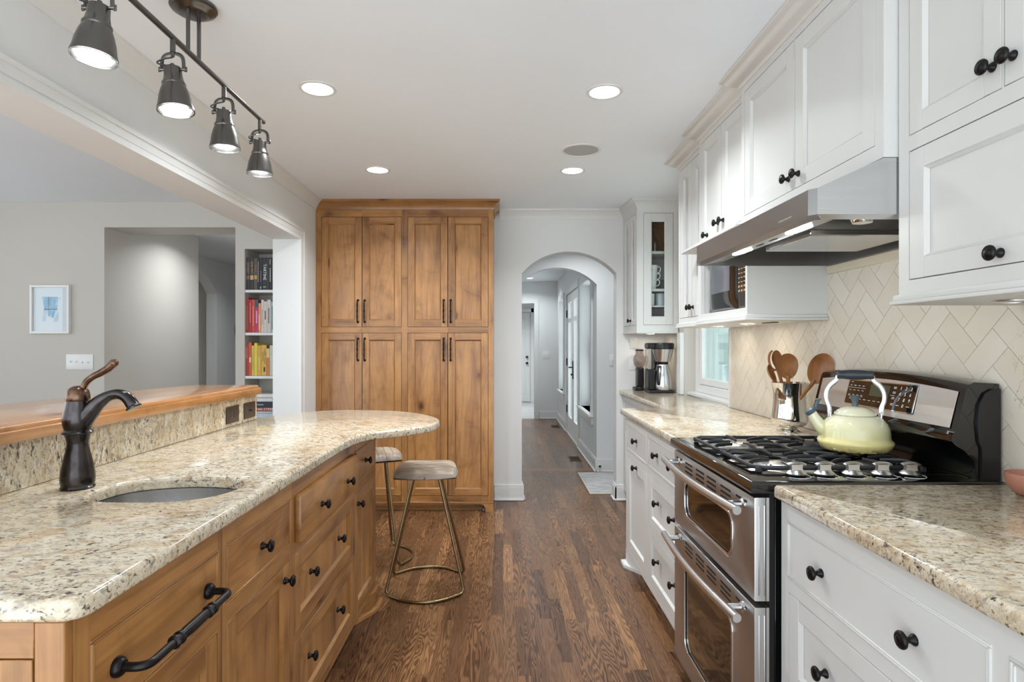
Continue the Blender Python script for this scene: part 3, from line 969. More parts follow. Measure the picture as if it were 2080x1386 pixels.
# herringbone backsplash
def herringbone(mb, y0, y1, z0, z1, W=0.0745, g=0.0009):
    L = 2 * W
    c45 = cos(pi / 4)
    def put(a, b_, wa, wb):
        cs = [(a + g, b_ + g), (a + wa - g, b_ + g), (a + wa - g, b_ + wb - g), (a + g, b_ + wb - g)]
        pts = [((p - q) * c45, (p + q) * c45) for p, q in cs]
        pts = [(y0 + p, z0 + q) for p, q in pts]
        if max(p[0] for p in pts) < y0 or min(p[0] for p in pts) > y1 or max(p[1] for p in pts) < z0 or min(p[1] for p in pts) > z1:
            return
        # clip to the panel
        def clip(ps, ax, lim, keep_low):
            out = []
            for i in range(len(ps)):
                p, q = ps[i], ps[(i + 1) % len(ps)]
                ip = p[ax] <= lim if keep_low else p[ax] >= lim
                iq = q[ax] <= lim if keep_low else q[ax] >= lim
                if ip: out.append(p)
                if ip != iq:
                    t = (lim - p[ax]) / (q[ax] - p[ax])
                    out.append((p[0] + (q[0] - p[0]) * t, p[1] + (q[1] - p[1]) * t))
            return out
        for ax, lim, kl in ((0, y0, False), (0, y1, True), (1, z0, False), (1, z1, True)):
            pts = clip(pts, ax, lim, kl)
            if len(pts) < 3: return
        n = len(pts)
        v = [(XR - 0.0065, p[0], p[1]) for p in pts] + [(XR - 0.002, p[0], p[1]) for p in pts]
        mb.add(v, [tuple(range(n))] + [(i, (i + 1) % n, (i + 1) % n + n, i + n) for i in range(n)], 0)
    N = int((abs(y1 - y0) + abs(z1 - z0)) / W) + 8
    for i in range(-N, N):
        for j in range(-N, N):
            k = (i - j) % 4
            if k == 0:
                put(i * W, j * W, L, W)
            elif k == 3:
                put(i * W, j * W, W, L)
mb = MB()
herringbone(mb, 0.3, 3.61, 0.9305, 1.66)
mb.box(XR - 0.0045, XR - 0.0005, 0.3, 3.61, 0.9305, 1.66, 1)
mb.box(XR - 0.014, XR - 0.0006, 3.585, 3.61, 0.9305, 1.405, 2, 0.003)
struct(mb, 'trim_backsplash', [TILE, GROUT, TRIM])
mb = MB()
herringbone(mb, 4.625, YB, 0.9305, 1.40)
mb.box(XR - 0.0045, XR - 0.0005, 4.625, YB, 0.9305, 1.40, 1)
struct(mb, 'trim_backsplash_corner', [TILE, GROUT])

# ================================================================== CABINETS
def knob_mesh():
    mb = MB()
    mb.lathe([(0.0105, 0), (0.0110, 0.002), (0.0095, 0.005), (0.0062, 0.009), (0.0056, 0.014), (0.0068, 0.0175), (0.0125, 0.0195),
              (0.0163, 0.0225), (0.0168, 0.0255), (0.0155, 0.0285), (0.0125, 0.0300), (0.0118, 0.0292), (0.0105, 0.0292), (0.0085, 0.0315), (0.0, 0.0325)], 24)
    return mesh_only(mb, 'knob', ORB, 60)
KNOB = knob_mesh()

def pull_mesh():
    """slim spindle pull, local y runs along it"""
    mb = MB()
    h = 0.085
    mb.tube(fillet([(0, -h, 0.0), (0, -h, 0.026), (0, h, 0.026), (0, h, 0.0)], 0.012), 0.0048, 10)
    old = mb.M
    for z, r, l in ((0, 0.0085, 0.006), (0.012, 0.0065, 0.004), (-0.012, 0.0065, 0.004)):
        mb.M = AX((0, z - l, 0.026), (1, 0, 0), (0, 0, 1), (0, 1, 0))
        mb.lathe([(0.004, 0), (r, l * 0.5), (r, l * 1.5), (0.004, l * 2)], 14)
    mb.M = old
    mb.tube([(0, 0.016, 0.026), (0, 0.045, 0.027), (0, 0.07, 0.026)], [0.005, 0.0068, 0.005], 10)
    mb.tube([(0, -0.07, 0.026), (0, -0.045, 0.027), (0, -0.016, 0.026)], [0.005, 0.0068, 0.005], 10)
    for y in (-h, h):
        mb.lathe([(0.0095, 0), (0.0095, 0.003), (0.006, 0.006)], 14, 0, (0, y, 0))
    return mesh_only(mb, 'handle', ORB, 50)
PULL = pull_mesh()

def frame_cells(mb, u0, u1, v0, v1, ops, w0, w1):
    us = sorted({u0, u1, *[o[0] for o in ops], *[o[1] for o in ops]})
    vs = sorted({v0, v1, *[o[2] for o in ops], *[o[3] for o in ops]})
    # merge into full-height stiles where nothing is cut, else horizontal rails
    for i in range(len(us) - 1):
        a, b_ = us[i], us[i + 1]
        cut = [o for o in ops if o[0] < b_ - 1e-6 and o[1] > a + 1e-6]
        if not cut:
            mb.box(a, b_, v0, v1, w0, w1, 0)
            continue
        ys = sorted(cut, key=lambda o: o[2])
        z = v0
        for o in ys:
            if o[2] - z > 1e-4:
                mb.box(a, b_, z, o[2], w0, w1, 1)
            z = max(z, o[3])
        if v1 - z > 1e-4:
            mb.box(a, b_, z, v1, w0, w1, 1)

def panel_door(mb, u0, u1, v0, v1, sw=0.05, t=0.02, w1=0.0, glass=False, rail=None):
    rail = rail or sw
    w0 = w1 - t
    b = 0.0012
    mb.box(u0, u0 + sw, v0, v1, w0, w1, 0, b); mb.box(u1 - sw, u1, v0, v1, w0, w1, 0, b)
    mb.box(u0 + sw, u1 - sw, v0, v0 + rail, w0, w1, 1, b); mb.box(u0 + sw, u1 - sw, v1 - rail, v1, w0, w1, 1, b)
    # moulded inner edge
    a0, a1, c0, c1 = u0 + sw, u1 - sw, v0 + rail, v1 - rail
    d, e = 0.008, w1 - 0.010
    s = w1 - 0.001
    for q, mi in (([(a0, c0, s), (a0, c1, s), (a0 + d, c1 - d, e), (a0 + d, c0 + d, e)], 0),
                  ([(a1, c0, s), (a1, c1, s), (a1 - d, c1 - d, e), (a1 - d, c0 + d, e)], 0),
                  ([(a0, c0, s), (a1, c0, s), (a1 - d, c0 + d, e), (a0 + d, c0 + d, e)], 1),
                  ([(a0, c1, s), (a1, c1, s), (a1 - d, c1 - d, e), (a0 + d, c1 - d, e)], 1)):
        mb.add(q, [(0, 1, 2, 3)], mi)
    if not glass:
        mb.box(a0 - 0.002, a1 + 0.002, c0 - 0.002, c1 + 0.002, w0 + 0.003, e - 0.0005, 0)

def slab_front(mb, u0, u1, v0, v1, t=0.02, w1=0.0, mi=1):
    mb.box(u0, u1, v0, v1, w1 - t, w1, mi, 0.0012)

def bead(mb, u0, u1, v0, v1, w=0.006, h=0.003, mi=1):
    """raised bead running round an opening"""
    for a, b_, c, d, m in ((u0, u1, v0, v0 + w, 1), (u0, u1, v1 - w, v1, 1), (u0, u0 + w, v0 + w, v1 - w, 0), (u1 - w, u1, v0 + w, v1 - w, 0)):
        mb.box(a, b_, c, d, -0.012, h, m, 0.0022, 2)

def cabinet(name, label, axis, pos, rng, depth, ops, mats, L, catg='cabinet', group=None, toe=True, top=False, M=None, hollow=True, toe_mat=None):
    """rng = (u0, u1, v0, v1); ops: dicts r, kind, style, knobs / pulls"""
    u0, u1, v0, v1 = rng
    M = M or PL(axis, pos)
    root = thing(name, label, catg, L, group)
    V, H = mats
    mb = MB(M)
    t = 0.018
    mb.box(u0, u0 + t, v0, v1, -depth, -0.021); mb.box(u1 - t, u1, v0, v1, -depth, -0.021)
    mb.box(u0 + t, u1 - t, v0, v0 + t, -depth, -0.021, 1); mb.box(u0 + t, u1 - t, v0 + t, v1, -depth, -depth + 0.012)
    if top:
        mb.box(u0 + t, u1 - t, v1 - t, v1, -depth + 0.012, -0.021, 1)
    build(mb, 'carcass', [V, H], root)
    mb = MB(M)
    frame_cells(mb, u0, u1, v0, v1, [o['r'] for o in ops], -0.021, 0.0)
    for o in ops:
        if o.get('bead'):
            a, b_, c, d = o['r']
            bead(mb, a - 0.0035, b_ + 0.0035, c - 0.0035, d + 0.0035)
    build(mb, 'face_frame', [V, H], root)
    if toe:
        mb = MB(M)
        mb.box(u0, u1, 0, v0, -depth, -0.075, 1)
        build(mb, 'toe_kick', [toe_mat or V, toe_mat or H], root)
    for o in ops:
        a, b_, c, d = o['r']
        g = 0.0022
        mb = MB(M)
        st = o.get('style', 'panel')
        sw = o.get('sw', 0.05)
        if st == 'panel':
            panel_door(mb, a + g, b_ - g, c + g, d - g, sw)
        elif st == 'glass':
            panel_door(mb, a + g, b_ - g, c + g, d - g, sw, glass=True)
        elif st == 'slab':
            slab_front(mb, a + g, b_ - g, c + g, d - g)
            if o.get('bead'):
                w = 0.0045
                for q in ((a + g, b_ - g, c + g, c + g + w, 1), (a + g, b_ - g, d - g - w, d - g, 1), (a + g, a + g + w, c + g + w, d - g - w, 0), (b_ - g - w, b_ - g, c + g + w, d - g - w, 0)):
                    mb.box(q[0], q[1], q[2], q[3], -0.004, 0.0022, q[4], 0.0018)
        elif st == 'overlay':
            mb.box(a - 0.004, b_ + 0.004, c - 0.004, d + 0.004, -0.001, 0.021, 1, 0.007, 2)
        f = build(mb, o['kind'], [V, H], root)
        if st == 'glass':
            gm = MB(M)
            gm.box(a + sw - 0.004, b_ - sw + 0.004, c + sw - 0.004, d - sw + 0.004, -0.014, -0.010)
            build(gm, 'pane', o.get('glass', CABG), f)
        kw = 0.021 if st == 'overlay' else 0.0
        for u, v in o.get('knobs', ()):
            p = M @ Vector((u, v, kw))
            k = inst(KNOB, 'knob', f, p)
            wv = (M.to_3x3() @ Vector((0, 0, 1))).normalized()
            k.rotation_euler = wv.to_track_quat('Z', 'Y').to_euler()
        for u, v in o.get('pulls', ()):
            p = M @ Vector((u, v, 0))
            inst(PULL, 'handle', f, p, ROT[axis])
    return root

def D(kind, u0, u1, v0, v1, style='panel', knobs=(), **kw):
    d = dict(kind=kind, r=(u0, u1, v0, v1), style=style, knobs=knobs)
    d.update(kw)
    return d

# ---------------- tall pantry
PY = 4.684
pv = [(-1.424, -1.105), (-1.105, -0.794), (-0.749, -0.433), (-0.433, -0.1156)]
hx = [-1.137, -1.0835, -0.4655, -0.411]
ops = []
for (a, b_), h in zip(pv, hx):
    ops.append(D('door', a, b_, 1.447, 2.311, sw=0.053, pulls=[(h, 1.572)]))
    ops.append(D('door', a, b_, 0.124, 1.402, sw=0.053, pulls=[(h, 1.272)]))
pantry = cabinet('pantry_cabinet', 'floor to ceiling stained alder pantry cabinet with eight panel doors', '-y', PY,
                 (-1.4655, -0.077, 0.078, 2.375), 0.34, ops, (WZ, WX), (-0.77, PY, 0), catg='pantry', toe=False, top=True)
mb = MB()
Mx = AX((0, PY, CZ - 0.001), (1, 0, 0), (0, 0, 1), (0, -1, 0))
# crown with a mitred return on the right
prof = [(0.0, -0.072), (0.008, -0.072), (0.010, -0.062), (0.014, -0.050), (0.024, -0.034), (0.038, -0.022), (0.048, -0.016), (0.050, -0.014), (0.050, 0.0)]
n = len(prof)
v = [(-1.4655, PY - w, CZ - 0.001 + z) for w, z in prof] + [(-0.077 + w, PY - w, CZ - 0.001 + z) for w, z in prof] + [(-0.077 + w, YB - 0.003, CZ - 0.001 + z) for w, z in prof]
f = [(k * n + i, k * n + i + 1, (k + 1) * n + i + 1, (k + 1) * n + i) for k in range(2) for i in range(n - 1)]
mb.add(v, f, 0)
mb.box(-1.4655, -0.077, PY, YB - 0.003, CZ - 0.073, CZ - 0.001, 0)
build(mb, 'crown_moulding', [WX], pantry)
mb = MB(PL('-y', PY))
kick = [(-1.4655, 0), (-1.40, 0), (-1.40, 0.03), (-1.385, 0.052), (-1.36, 0.060), (-0.18, 0.060), (-0.155, 0.052), (-0.14, 0.03), (-0.14, 0), (-0.077, 0), (-0.077, 0.078), (-1.4655, 0.078)]
mb.prism(kick[::-1], -0.021, 0.0, 1)
mb.box(-1.4655, -0.077, 0.070, 0.078, -0.004, 0.007, 1, 0.003)
build(mb, 'bracket_base', [WZ, WX], pantry)
mb = MB(PL('-y', PY))
mb.box(-1.40, -0.13, 0.0, 0.078, -0.08, -0.06, 0)
mb.box(-1.40, -0.145, 0.012, 0.026, -0.06, -0.05, 0, 0.004)
build(mb, 'toe_kick', [WX], pantry)
mb = MB(AX((-0.158, PY + 0.012, 0.004), (0, 0, 1), (0, 1, 0), (1, 0, 0)))  # small black disc at the right end of the toe recess
mb.lathe([(0.030, 0), (0.030, 0.012), (0.026, 0.016)], 18)
build(mb, 'black_disc', BLACKM, pantry)

# ---------------- island
IX = -0.645
IM = (WZ, WY)
T0 = 0.09
ST = 0.896
zr = (T0, ST)
ua = cabinet('base_cabinet', 'alder island cabinet with long bronze bar pull, nearest the camera', '+x', IX, (0.897, 1.3735, *zr), 0.58,
             [D('drawer', 0.937, 1.351, 0.698, 0.838, 'slab', bead=True), D('door', 0.937, 1.351, 0.115, 0.654)], IM, (-0.93, 1.13, 0), group='alder island base cabinets')
dra = [c for c in ua.children if c.name.startswith('drawer')][0]
mb = MB(PL('+x', IX))
y0, y1, z = 0.997, 1.304, 0.767
mb.tube(fillet([(y0, z, 0.0), (y0, z, 0.052), (y1, z, 0.052), (y1, z, 0.0)], 0.034, 8), 0.0078, 14)
for y in (y0, y1):
    mb.lathe([(0.0165, 0), (0.0172, 0.003), (0.0165, 0.008), (0.0135, 0.012), (0.011, 0.014)], 20, 0, (y, z, 0))
old = mb.M
for yc in (y0 + 0.092, y1 - 0.092):
    mb.M = old @ AX((yc - 0.014, z, 0.052), (0, 1, 0), (0, 0, 1), (1, 0, 0))
    mb.lathe([(0.008, 0), (0.0125, 0.003), (0.0125, 0.008), (0.0098, 0.011), (0.0098, 0.016), (0.0125, 0.019), (0.0125, 0.025), (0.008, 0.028)], 18)
mb.M = old
mb.tube([(y0 + 0.10, z, 0.052), (y0 + 0.125, z, 0.052), (y1 - 0.125, z, 0.052), (y1 - 0.10, z, 0.052)], [0.0085, 0.0108, 0.0108, 0.0085], 14)
build(mb, 'bar_pull', ORB, dra)
# framed end of the island facing the camera
mb = MB(PL('-y', 0.897))
mb.box(-0.69, IX, T0, ST, 0.0, 0.018, 0, 0.002); mb.box(-1.225, -1.18, T0, ST, 0, 0.018, 0, 0.002)
mb.box(-1.18, -0.69, 0.842, ST, 0, 0.018, 1, 0.001); mb.box(-1.18, -0.69, T0, 0.15, 0, 0.018, 1, 0.001)
panel_door(mb, -1.176, -0.694, 0.153, 0.839, 0.06, 0.018, 0.016)
build(mb, 'end_panel', [WZ, WX], ua)
cabinet('base_cabinet', 'alder island cabinet under the sink, one drawer over one door', '+x', IX, (1.3735, 1.83, *zr), 0.58,
        [D('drawer', 1.396, 1.808, 0.699, 0.838, 'slab', [(1.599, 0.767)], bead=True), D('door', 1.396, 1.808, 0.115, 0.654, knobs=[(1.765, 0.608)])], IM, (-0.93, 1.6, 0), group='alder island base cabinets')
cabinet('base_cabinet', 'alder island cabinet with three wide drawers and six knobs', '+x', IX, (1.83, 2.603, *zr), 0.58,
        [D('drawer', 1.856, 2.580, 0.693, 0.834, 'overlay', [(2.057, 0.7585), (2.40, 0.7585)]),
         D('drawer', 1.853, 2.580, 0.402, 0.654, knobs=[(1.998, 0.548), (2.339, 0.548)]),
         D('drawer', 1.853, 2.580, 0.115, 0.382, knobs=[(1.982, 0.275), (2.325, 0.275)])], IM, (-0.93, 2.2, 0), group='alder island base cabinets')
ud = cabinet('base_cabinet', 'narrow alder island cabinet at the end next to the stools', '+x', IX, (2.603, 3.026, *zr), 0.58,
             [D('drawer', 2.608, 3.000, 0.698, 0.838, 'slab', [(2.80, 0.767)], bead=True), D('door', 2.608, 3.000, 0.115, 0.654, knobs=[(2.655, 0.60)])], IM, (-0.93, 2.8, 0), group='alder island base cabinets')
# little flared foot at the end of the toe-kick
mb = MB()
mb.prism([(-0.70, 2.78), (-0.64, 2.90), (-0.628, 2.945), (-0.628, 3.03), (-0.70, 3.03)], 0.0, 0.09, 0)
mb.slab([(-0.70, 2.765), (-0.632, 2.885), (-0.612, 2.935), (-0.612, 3.045), (-0.70, 3.045)], 0.0, 0.022, 0.008, mi=0, rb=0.001)
build(mb, 'flared_foot', [WY], ud)

# ---------------- right-hand base units
WM = (WHITE, WHITE)
cabinet('base_cabinet', 'white base cabinet beside the range with a wide two-knob drawer', '-x', 0.75, (0.903, 1.612, *zr), 0.6,
        [D('drawer', 0.921, 1.572, 0.695, 0.840, 'slab', [(1.409, 0.766), (1.09, 0.766)], bead=True),
         D('drawer', 0.921, 1.572, 0.402, 0.655, knobs=[(1.388, 0.541), (1.09, 0.541)]),
         D('drawer', 0.921, 1.572, 0.115, 0.382, knobs=[(1.388, 0.26), (1.09, 0.26)])], WM, (1.05, 1.25, 0))
cabinet('base_cabinet', 'white base cabinet cut off by the lower right corner of the photo', '-x', 0.75, (0.30, 0.903, *zr), 0.6,
        [D('drawer', 0.33, 0.881, 0.695, 0.840, 'slab', [(0.6, 0.766)], bead=True), D('door', 0.33, 0.881, 0.115, 0.655, knobs=[(0.83, 0.6)])], WM, (1.05, 0.6, 0))
f1 = cabinet('base_cabinet', 'white base cabinet with small drawer over tall panel door, far end', '-x', 0.73, (3.02, 3.55, *zr), 0.6,
        [D('drawer', 3.045, 3.515, 0.70, 0.842, 'slab', [(3.27, 0.778)], bead=True), D('door', 3.045, 3.515, 0.115, 0.658, sw=0.06, knobs=[(3.27, 0.632)])], WM, (1.05, 3.28, 0))
mb = MB()
mb.slab([(0.705, 3.50), (0.79, 3.38), (0.79, 3.585), (0.705, 3.585)], 0.0, 0.024, 0.008, rb=0.001)
mb.prism([(0.73, 3.49), (0.80, 3.38), (0.80, 3.56), (0.73, 3.56)], 0.0, 0.09)
build(mb, 'flared_foot', [WHITE], f1)
cabinet('base_cabinet', 'white base cabinet with three stacked drawers left of the range', '-x', 0.73, (2.41, 3.02, *zr), 0.6,
        [D('drawer', 2.43, 3.00, 0.70, 0.842, 'slab', [(2.83, 0.781), (2.56, 0.781)], bead=True),
         D('drawer', 2.43, 3.00, 0.402, 0.658, knobs=[(2.81, 0.558), (2.55, 0.558)]),
         D('drawer', 2.43, 3.00, 0.115, 0.382, knobs=[(2.81, 0.283), (2.54, 0.283)])], WM, (1.05, 2.7, 0))
cabinet('base_cabinet', 'shallow white base cabinet under the coffee maker', '-x', 1.01, (3.56, 5.02, *zr), 0.35,
        [D('drawer', 3.62, 4.28, 0.70, 0.842, 'slab', [(3.95, 0.77)], bead=True), D('drawer', 4.32, 4.99, 0.70, 0.842, 'slab', [(4.65, 0.77)], bead=True),
         D('door', 3.62, 4.28, 0.115, 0.658, knobs=[(3.7, 0.6)]), D('door', 4.32, 4.99, 0.115, 0.658, knobs=[(4.4, 0.6)])], WM, (1.19, 4.3, 0))

# ---------------- wall cabinets
def add_crown(root, x, y0, y1, yret=True, p=0.07, h=0.056):
    mb = MB()
    prof = [(0.0, -h), (0.006, -h), (0.008, -h + 0.006), (0.016, -h + 0.012), (0.032, -h + 0.020), (0.050, -h + 0.033), (0.060, -0.012), (p, -0.009), (p, 0.0)]
    n = len(prof)
    zt = CZ - 0.001
    v = [(x - w, y0, zt + z) for w, z in prof] + [(x - w, y1 + w, zt + z) for w, z in prof] + [(XR - 0.003, y1 + w, zt + z) for w, z in prof]
    f = [(k * n + i, k * n + i + 1, (k + 1) * n + i + 1, (k + 1) * n + i) for k in range(2) for i in range(n - 1)]
    mb.add(v, f, 0)
    mb.box(x, XR - 0.003, y0, y1, zt - h, zt, 0)
    return build(mb, 'crown_moulding', [CROWN], root)
CROWN = plain('cream_crown_paint', rgb(222, 218, 212), 0.4, var=0.01)

def light_rail(mb, x, y0, y1, z, far=True, near=False):
    for d, a, b_ in ((0.010, -0.006, 0.010), (0.016, -0.016, -0.006)):
        mb.box(x - d, XR - 0.016, y0 - (d if near else 0), y1 + (d if far else 0), z + a, z + b_, 0, 0.003, 2)

up = cabinet('wall_cabinet', 'white wall cabinet right of the hood with a lift-up lower door', '-x', 1.04, (0.93, 1.572, 1.425, 2.384), 0.315,
             [D('door', 1.247, 1.5335, 1.839, 2.35, knobs=[(1.27, 1.894)], sw=0.047), D('door', 0.956, 1.243, 1.839, 2.35, knobs=[(1.2185, 1.894)], sw=0.047),
              D('door', 0.956, 1.5335, 1.47, 1.80, knobs=[(1.25, 1.4965)], sw=0.052)], WM, (1.2, 1.25, 1.41), toe=False, top=True)
add_crown(up, 1.04, 0.93, 1.568)
mb = MB(); light_rail(mb, 1.04, 0.93, 1.572, 1.425)
build(mb, 'light_rail', [WHITE], up)
hc = cabinet('wall_cabinet', 'white two-door cabinet directly above the range hood', '-x', 1.003, (1.577, 2.518, 1.80, 2.384), 0.355,
             [D('door', 2.062, 2.487, 1.8406, 2.357, sw=0.055, knobs=[(2.10, 1.887)]), D('door', 1.614, 2.058, 1.8406, 2.357, sw=0.055, knobs=[(2.03, 1.887)])], WM, (1.2, 2.05, 1.8), toe=False, top=True)
add_crown(hc, 1.003, 1.577, 2.518)
c2 = cabinet('wall_cabinet', 'white two-door cabinet above the microwave', '-x', 1.035, (2.522, 3.158, 1.82, 2.384), 0.32,
             [D('door', 2.842, 3.128, 1.845, 2.357, knobs=[(2.875, 1.892), (3.03, 1.862)]), D('door', 2.552, 2.838, 1.845, 2.357, knobs=[(2.808, 1.892)])], WM, (1.2, 2.84, 1.8), toe=False, top=True)
add_crown(c2, 1.035, 2.522, 3.158)
mb = MB(); mb.box(0.978, 1.068, 2.522, 3.29, 1.803, 1.8195, 0, 0.003); mb.box(1.068, XR - 0.003, 2.522, 3.158, 1.803, 1.8195)
build(mb, 'bottom_ledge', [WHITE], c2)
c3 = cabinet('wall_cabinet', 'tall white wall cabinet with two seeded glass doors left of microwave', '-x', 1.073, (3.162, 3.66, 1.425, 2.384), 0.29,
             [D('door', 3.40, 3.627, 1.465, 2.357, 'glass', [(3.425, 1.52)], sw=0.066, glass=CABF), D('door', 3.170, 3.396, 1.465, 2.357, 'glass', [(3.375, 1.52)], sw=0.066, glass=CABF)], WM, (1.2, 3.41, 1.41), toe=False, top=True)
add_crown(c3, 1.073, 3.162, 3.66)
mb = MB(); light_rail(mb, 1.073, 3.162, 3.66, 1.425)
build(mb, 'light_rail', [WHITE], c3)
mb = MB()
for z in (1.72, 2.03):
    mb.box(1.11, XR - 0.02, 3.182, 3.64, z, z + 0.018)
build(mb, 'shelf', [WHITE], c3)
# microwave housing
mc = thing('microwave_cabinet', 'white open-fronted box housing the microwave beside the hood', 'cabinet', (1.2, 2.84, 1.41))
mb = MB(PL('-x', 1.029))
frame_cells(mb, 2.522, 3.158, 1.425, 1.80, [(2.542, 3.112, 1.464, 1.775)], -0.02, 0.0)
mb.box(2.522, 2.540, 1.425, 1.80, -0.338, -0.02); mb.box(3.114, 3.158, 1.425, 1.80, -0.338, -0.02)
mb.box(2.540, 3.114, 1.425, 1.462, -0.338, -0.02); mb.box(2.540, 3.114, 1.776, 1.80, -0.338, -0.02); mb.box(2.54, 3.114, 1.462, 1.776, -0.338, -0.325)
build(mb, 'carcass', [WHITE, WHITE], mc)
mb = MB()
for d, a, b_ in ((0.010, -0.006, 0.010), (0.016, -0.016, -0.006)):
    mb.box(1.029 - d, XR - 0.008, 2.522 - d, 3.158, 1.425 + a, 1.425 + b_, 0, 0.003, 2)
build(mb, 'light_rail', [WHITE], mc)

# corner cabinet with glass doors
cc = cabinet('corner_cabinet', 'white corner wall cabinet with glass door showing stacked mugs', '-y', 4.661, (1.053, XR - 0.008, 1.41, 2.384), 0.36,
             [D('door', 1.093, 1.3265, 1.4626, 2.336, 'glass', sw=0.0575)], WM, (1.2, 4.8, 1.40), toe=False, top=True)
mb = MB(); mb.box(1.075, XR - 0.02, 4.70, 5.01, 2.024, 2.044); mb.box(1.075, XR - 0.02, 4.70, 5.01, 1.729, 1.749); mb.box(1.075, XR - 0.02, 4.70, 5.01, 1.605, 1.617)
build(mb, 'shelf', [WHITE], cc)
mb = MB(); mb.box(1.075, XR - 0.021, 4.995, 5.005, 2.045, 2.36)
build(mb, 'back_panel', [WZ], cc)
uu = Vector((1.020 - 1.053, 5.026 - 4.661, 0)); ul = uu.length; uu.normalize()
ww = Vector((-uu.y, uu.x, 0))
Ms = AX((1.053, 4.661, 0), tuple(uu), (0, 0, 1), tuple(ww))
mb = MB(Ms)
sops = [(0.03, 0.175, 1.46, 2.336), (0.179, ul - 0.02, 1.46, 2.336)]
frame_cells(mb, 0, ul, 1.41, 2.384, sops, 0.0, 0.012)
build(mb, 'side_frame', [WHITE, WHITE], cc)
for i, (a, b_, c, d) in enumerate(sops):
    mb = MB(Ms)
    panel_door(mb, a + 0.002, b_ - 0.002, c + 0.002, d - 0.002, 0.042, 0.012, 0.012, True)
    dd = build(mb, 'side_door', [WHITE, WHITE], cc)
    mb = MB(Ms)
    mb.box(a + 0.04, b_ - 0.04, c + 0.04, d - 0.04, 0.0015, 0.005)
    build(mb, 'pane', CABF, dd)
    if i == 0:
        k = inst(KNOB, 'knob', dd, Ms @ Vector((0.155, 1.50, 0.012)))
        k.rotation_euler = ww.to_track_quat('Z', 'Y').to_euler()
mb = MB()
prof = [(0.0, -0.09), (0.006, -0.09), (0.010, -0.076), (0.018, -0.055), (0.034, -0.034), (0.052, -0.020), (0.060, -0.016), (0.060, 0.0)]
n = len(prof); zt = CZ - 0.001
v = [(XR - 0.003, 4.661 - w, zt + z) for w, z in prof] + [(1.053 - w, 4.661 - w, zt + z) for w, z in prof] + [(1.018 - w, YB - 0.003, zt + z) for w, z in prof]
mb.add(v, [(k * n + i, k * n + i + 1, (k + 1) * n + i + 1, (k + 1) * n + i) for k in range(2) for i in range(n - 1)], 0)
mb.box(1.053, XR - 0.003, 4.661, YB - 0.003, zt - 0.055, zt)
build(mb, 'crown_moulding', [WHITE], cc)
mb = MB()
mb.slab([(XR - 0.01, 4.648), (XR - 0.01, YB - 0.002), (1.005, YB - 0.002), (1.040, 4.648)], 1.396, 1.412, 0.004)
build(mb, 'light_rail', [WHITE], cc)

# ================================================================== WORKTOPS, SINK, BAR
isl = [(-1.277, 0.873), (-0.655, 0.873)] + [(-0.655 + 0.036 * sin(a), 0.909 - 0.036 * cos(a)) for a in [radians(d) for d in (20, 45, 70)]] + [(-0.619, 0.909)]
isl += [(-0.619, y) for y in (1.2, 1.6, 2.0)]
isl += [p[:2] for p in cat([(-0.618, 2.25, 0), (-0.612, 2.38, 0), (-0.594, 2.50, 0), (-0.565, 2.565, 0), (-0.507, 2.617, 0), (-0.419, 2.69, 0), (-0.345, 2.80, 0), (-0.317, 2.92, 0), (-0.324, 3.03, 0), (-0.37, 3.15, 0),
                          (-0.447, 3.27, 0), (-0.559, 3.377, 0), (-0.70, 3.44, 0), (-0.868, 3.46, 0), (-0.993, 3.44, 0), (-1.09, 3.37, 0), (-1.20, 3.23, 0), (-1.25, 3.09, 0)], 4)]
isl += [(-1.277, 3.045)]
skc = [(-1.028, 1.475), (-1.048, 1.553), (-1.028, 1.64), (-0.955, 1.692), (-0.856, 1.708), (-0.755, 1.685), (-0.707, 1.634), (-0.697, 1.553), (-0.73, 1.475), (-0.80, 1.434), (-0.92, 1.430), (-0.985, 1.443)]
sk = [p[:2] for p in cat([(x, y, 0) for x, y in skc], 5, True)]       # clockwise
mb = MB()
mb.slab(isl, 0.8965, 0.93, 0.010, [sk], rb=0.006)
tag(build(mb, 'island_countertop', GRAN, None, (-0.93, 2.0, 0.8965)), 'speckled cream granite island countertop with a rounded peninsula end', 'countertop')

sink = thing('sink', 'small undermount steel prep sink set in the island granite', 'sink', (-0.87, 1.565, 0.76))
cx, cy = -0.872, 1.565
def ring(s_, z):
    return [(cx + (x - cx) * s_, cy + (y - cy) * s_, z) for x, y in sk]
rows = [ring(1.05, 0.8955), ring(1.015, 0.8955), ring(1.012, 0.885), ring(0.99, 0.80), ring(0.95, 0.775), ring(0.85, 0.765), ring(0.12, 0.760)]
mb = MB(); n = len(sk)
mb.add([p for r in rows for p in r], [(k * n + i, k * n + (i + 1) % n, (k + 1) * n + (i + 1) % n, (k + 1) * n + i) for k in range(len(rows) - 1) for i in range(n)] + [tuple(range((len(rows) - 1) * n, len(rows) * n))])
build(mb, 'basin', STEELX, sink)
mb = MB(); mb.lathe([(0.045, 0.0), (0.045, 0.004), (0.036, 0.006), (0.030, 0.002), (0.0, 0.002)], 24, 0, (cx, cy, 0.7605))
build(mb, 'drain', CHROME, sink)

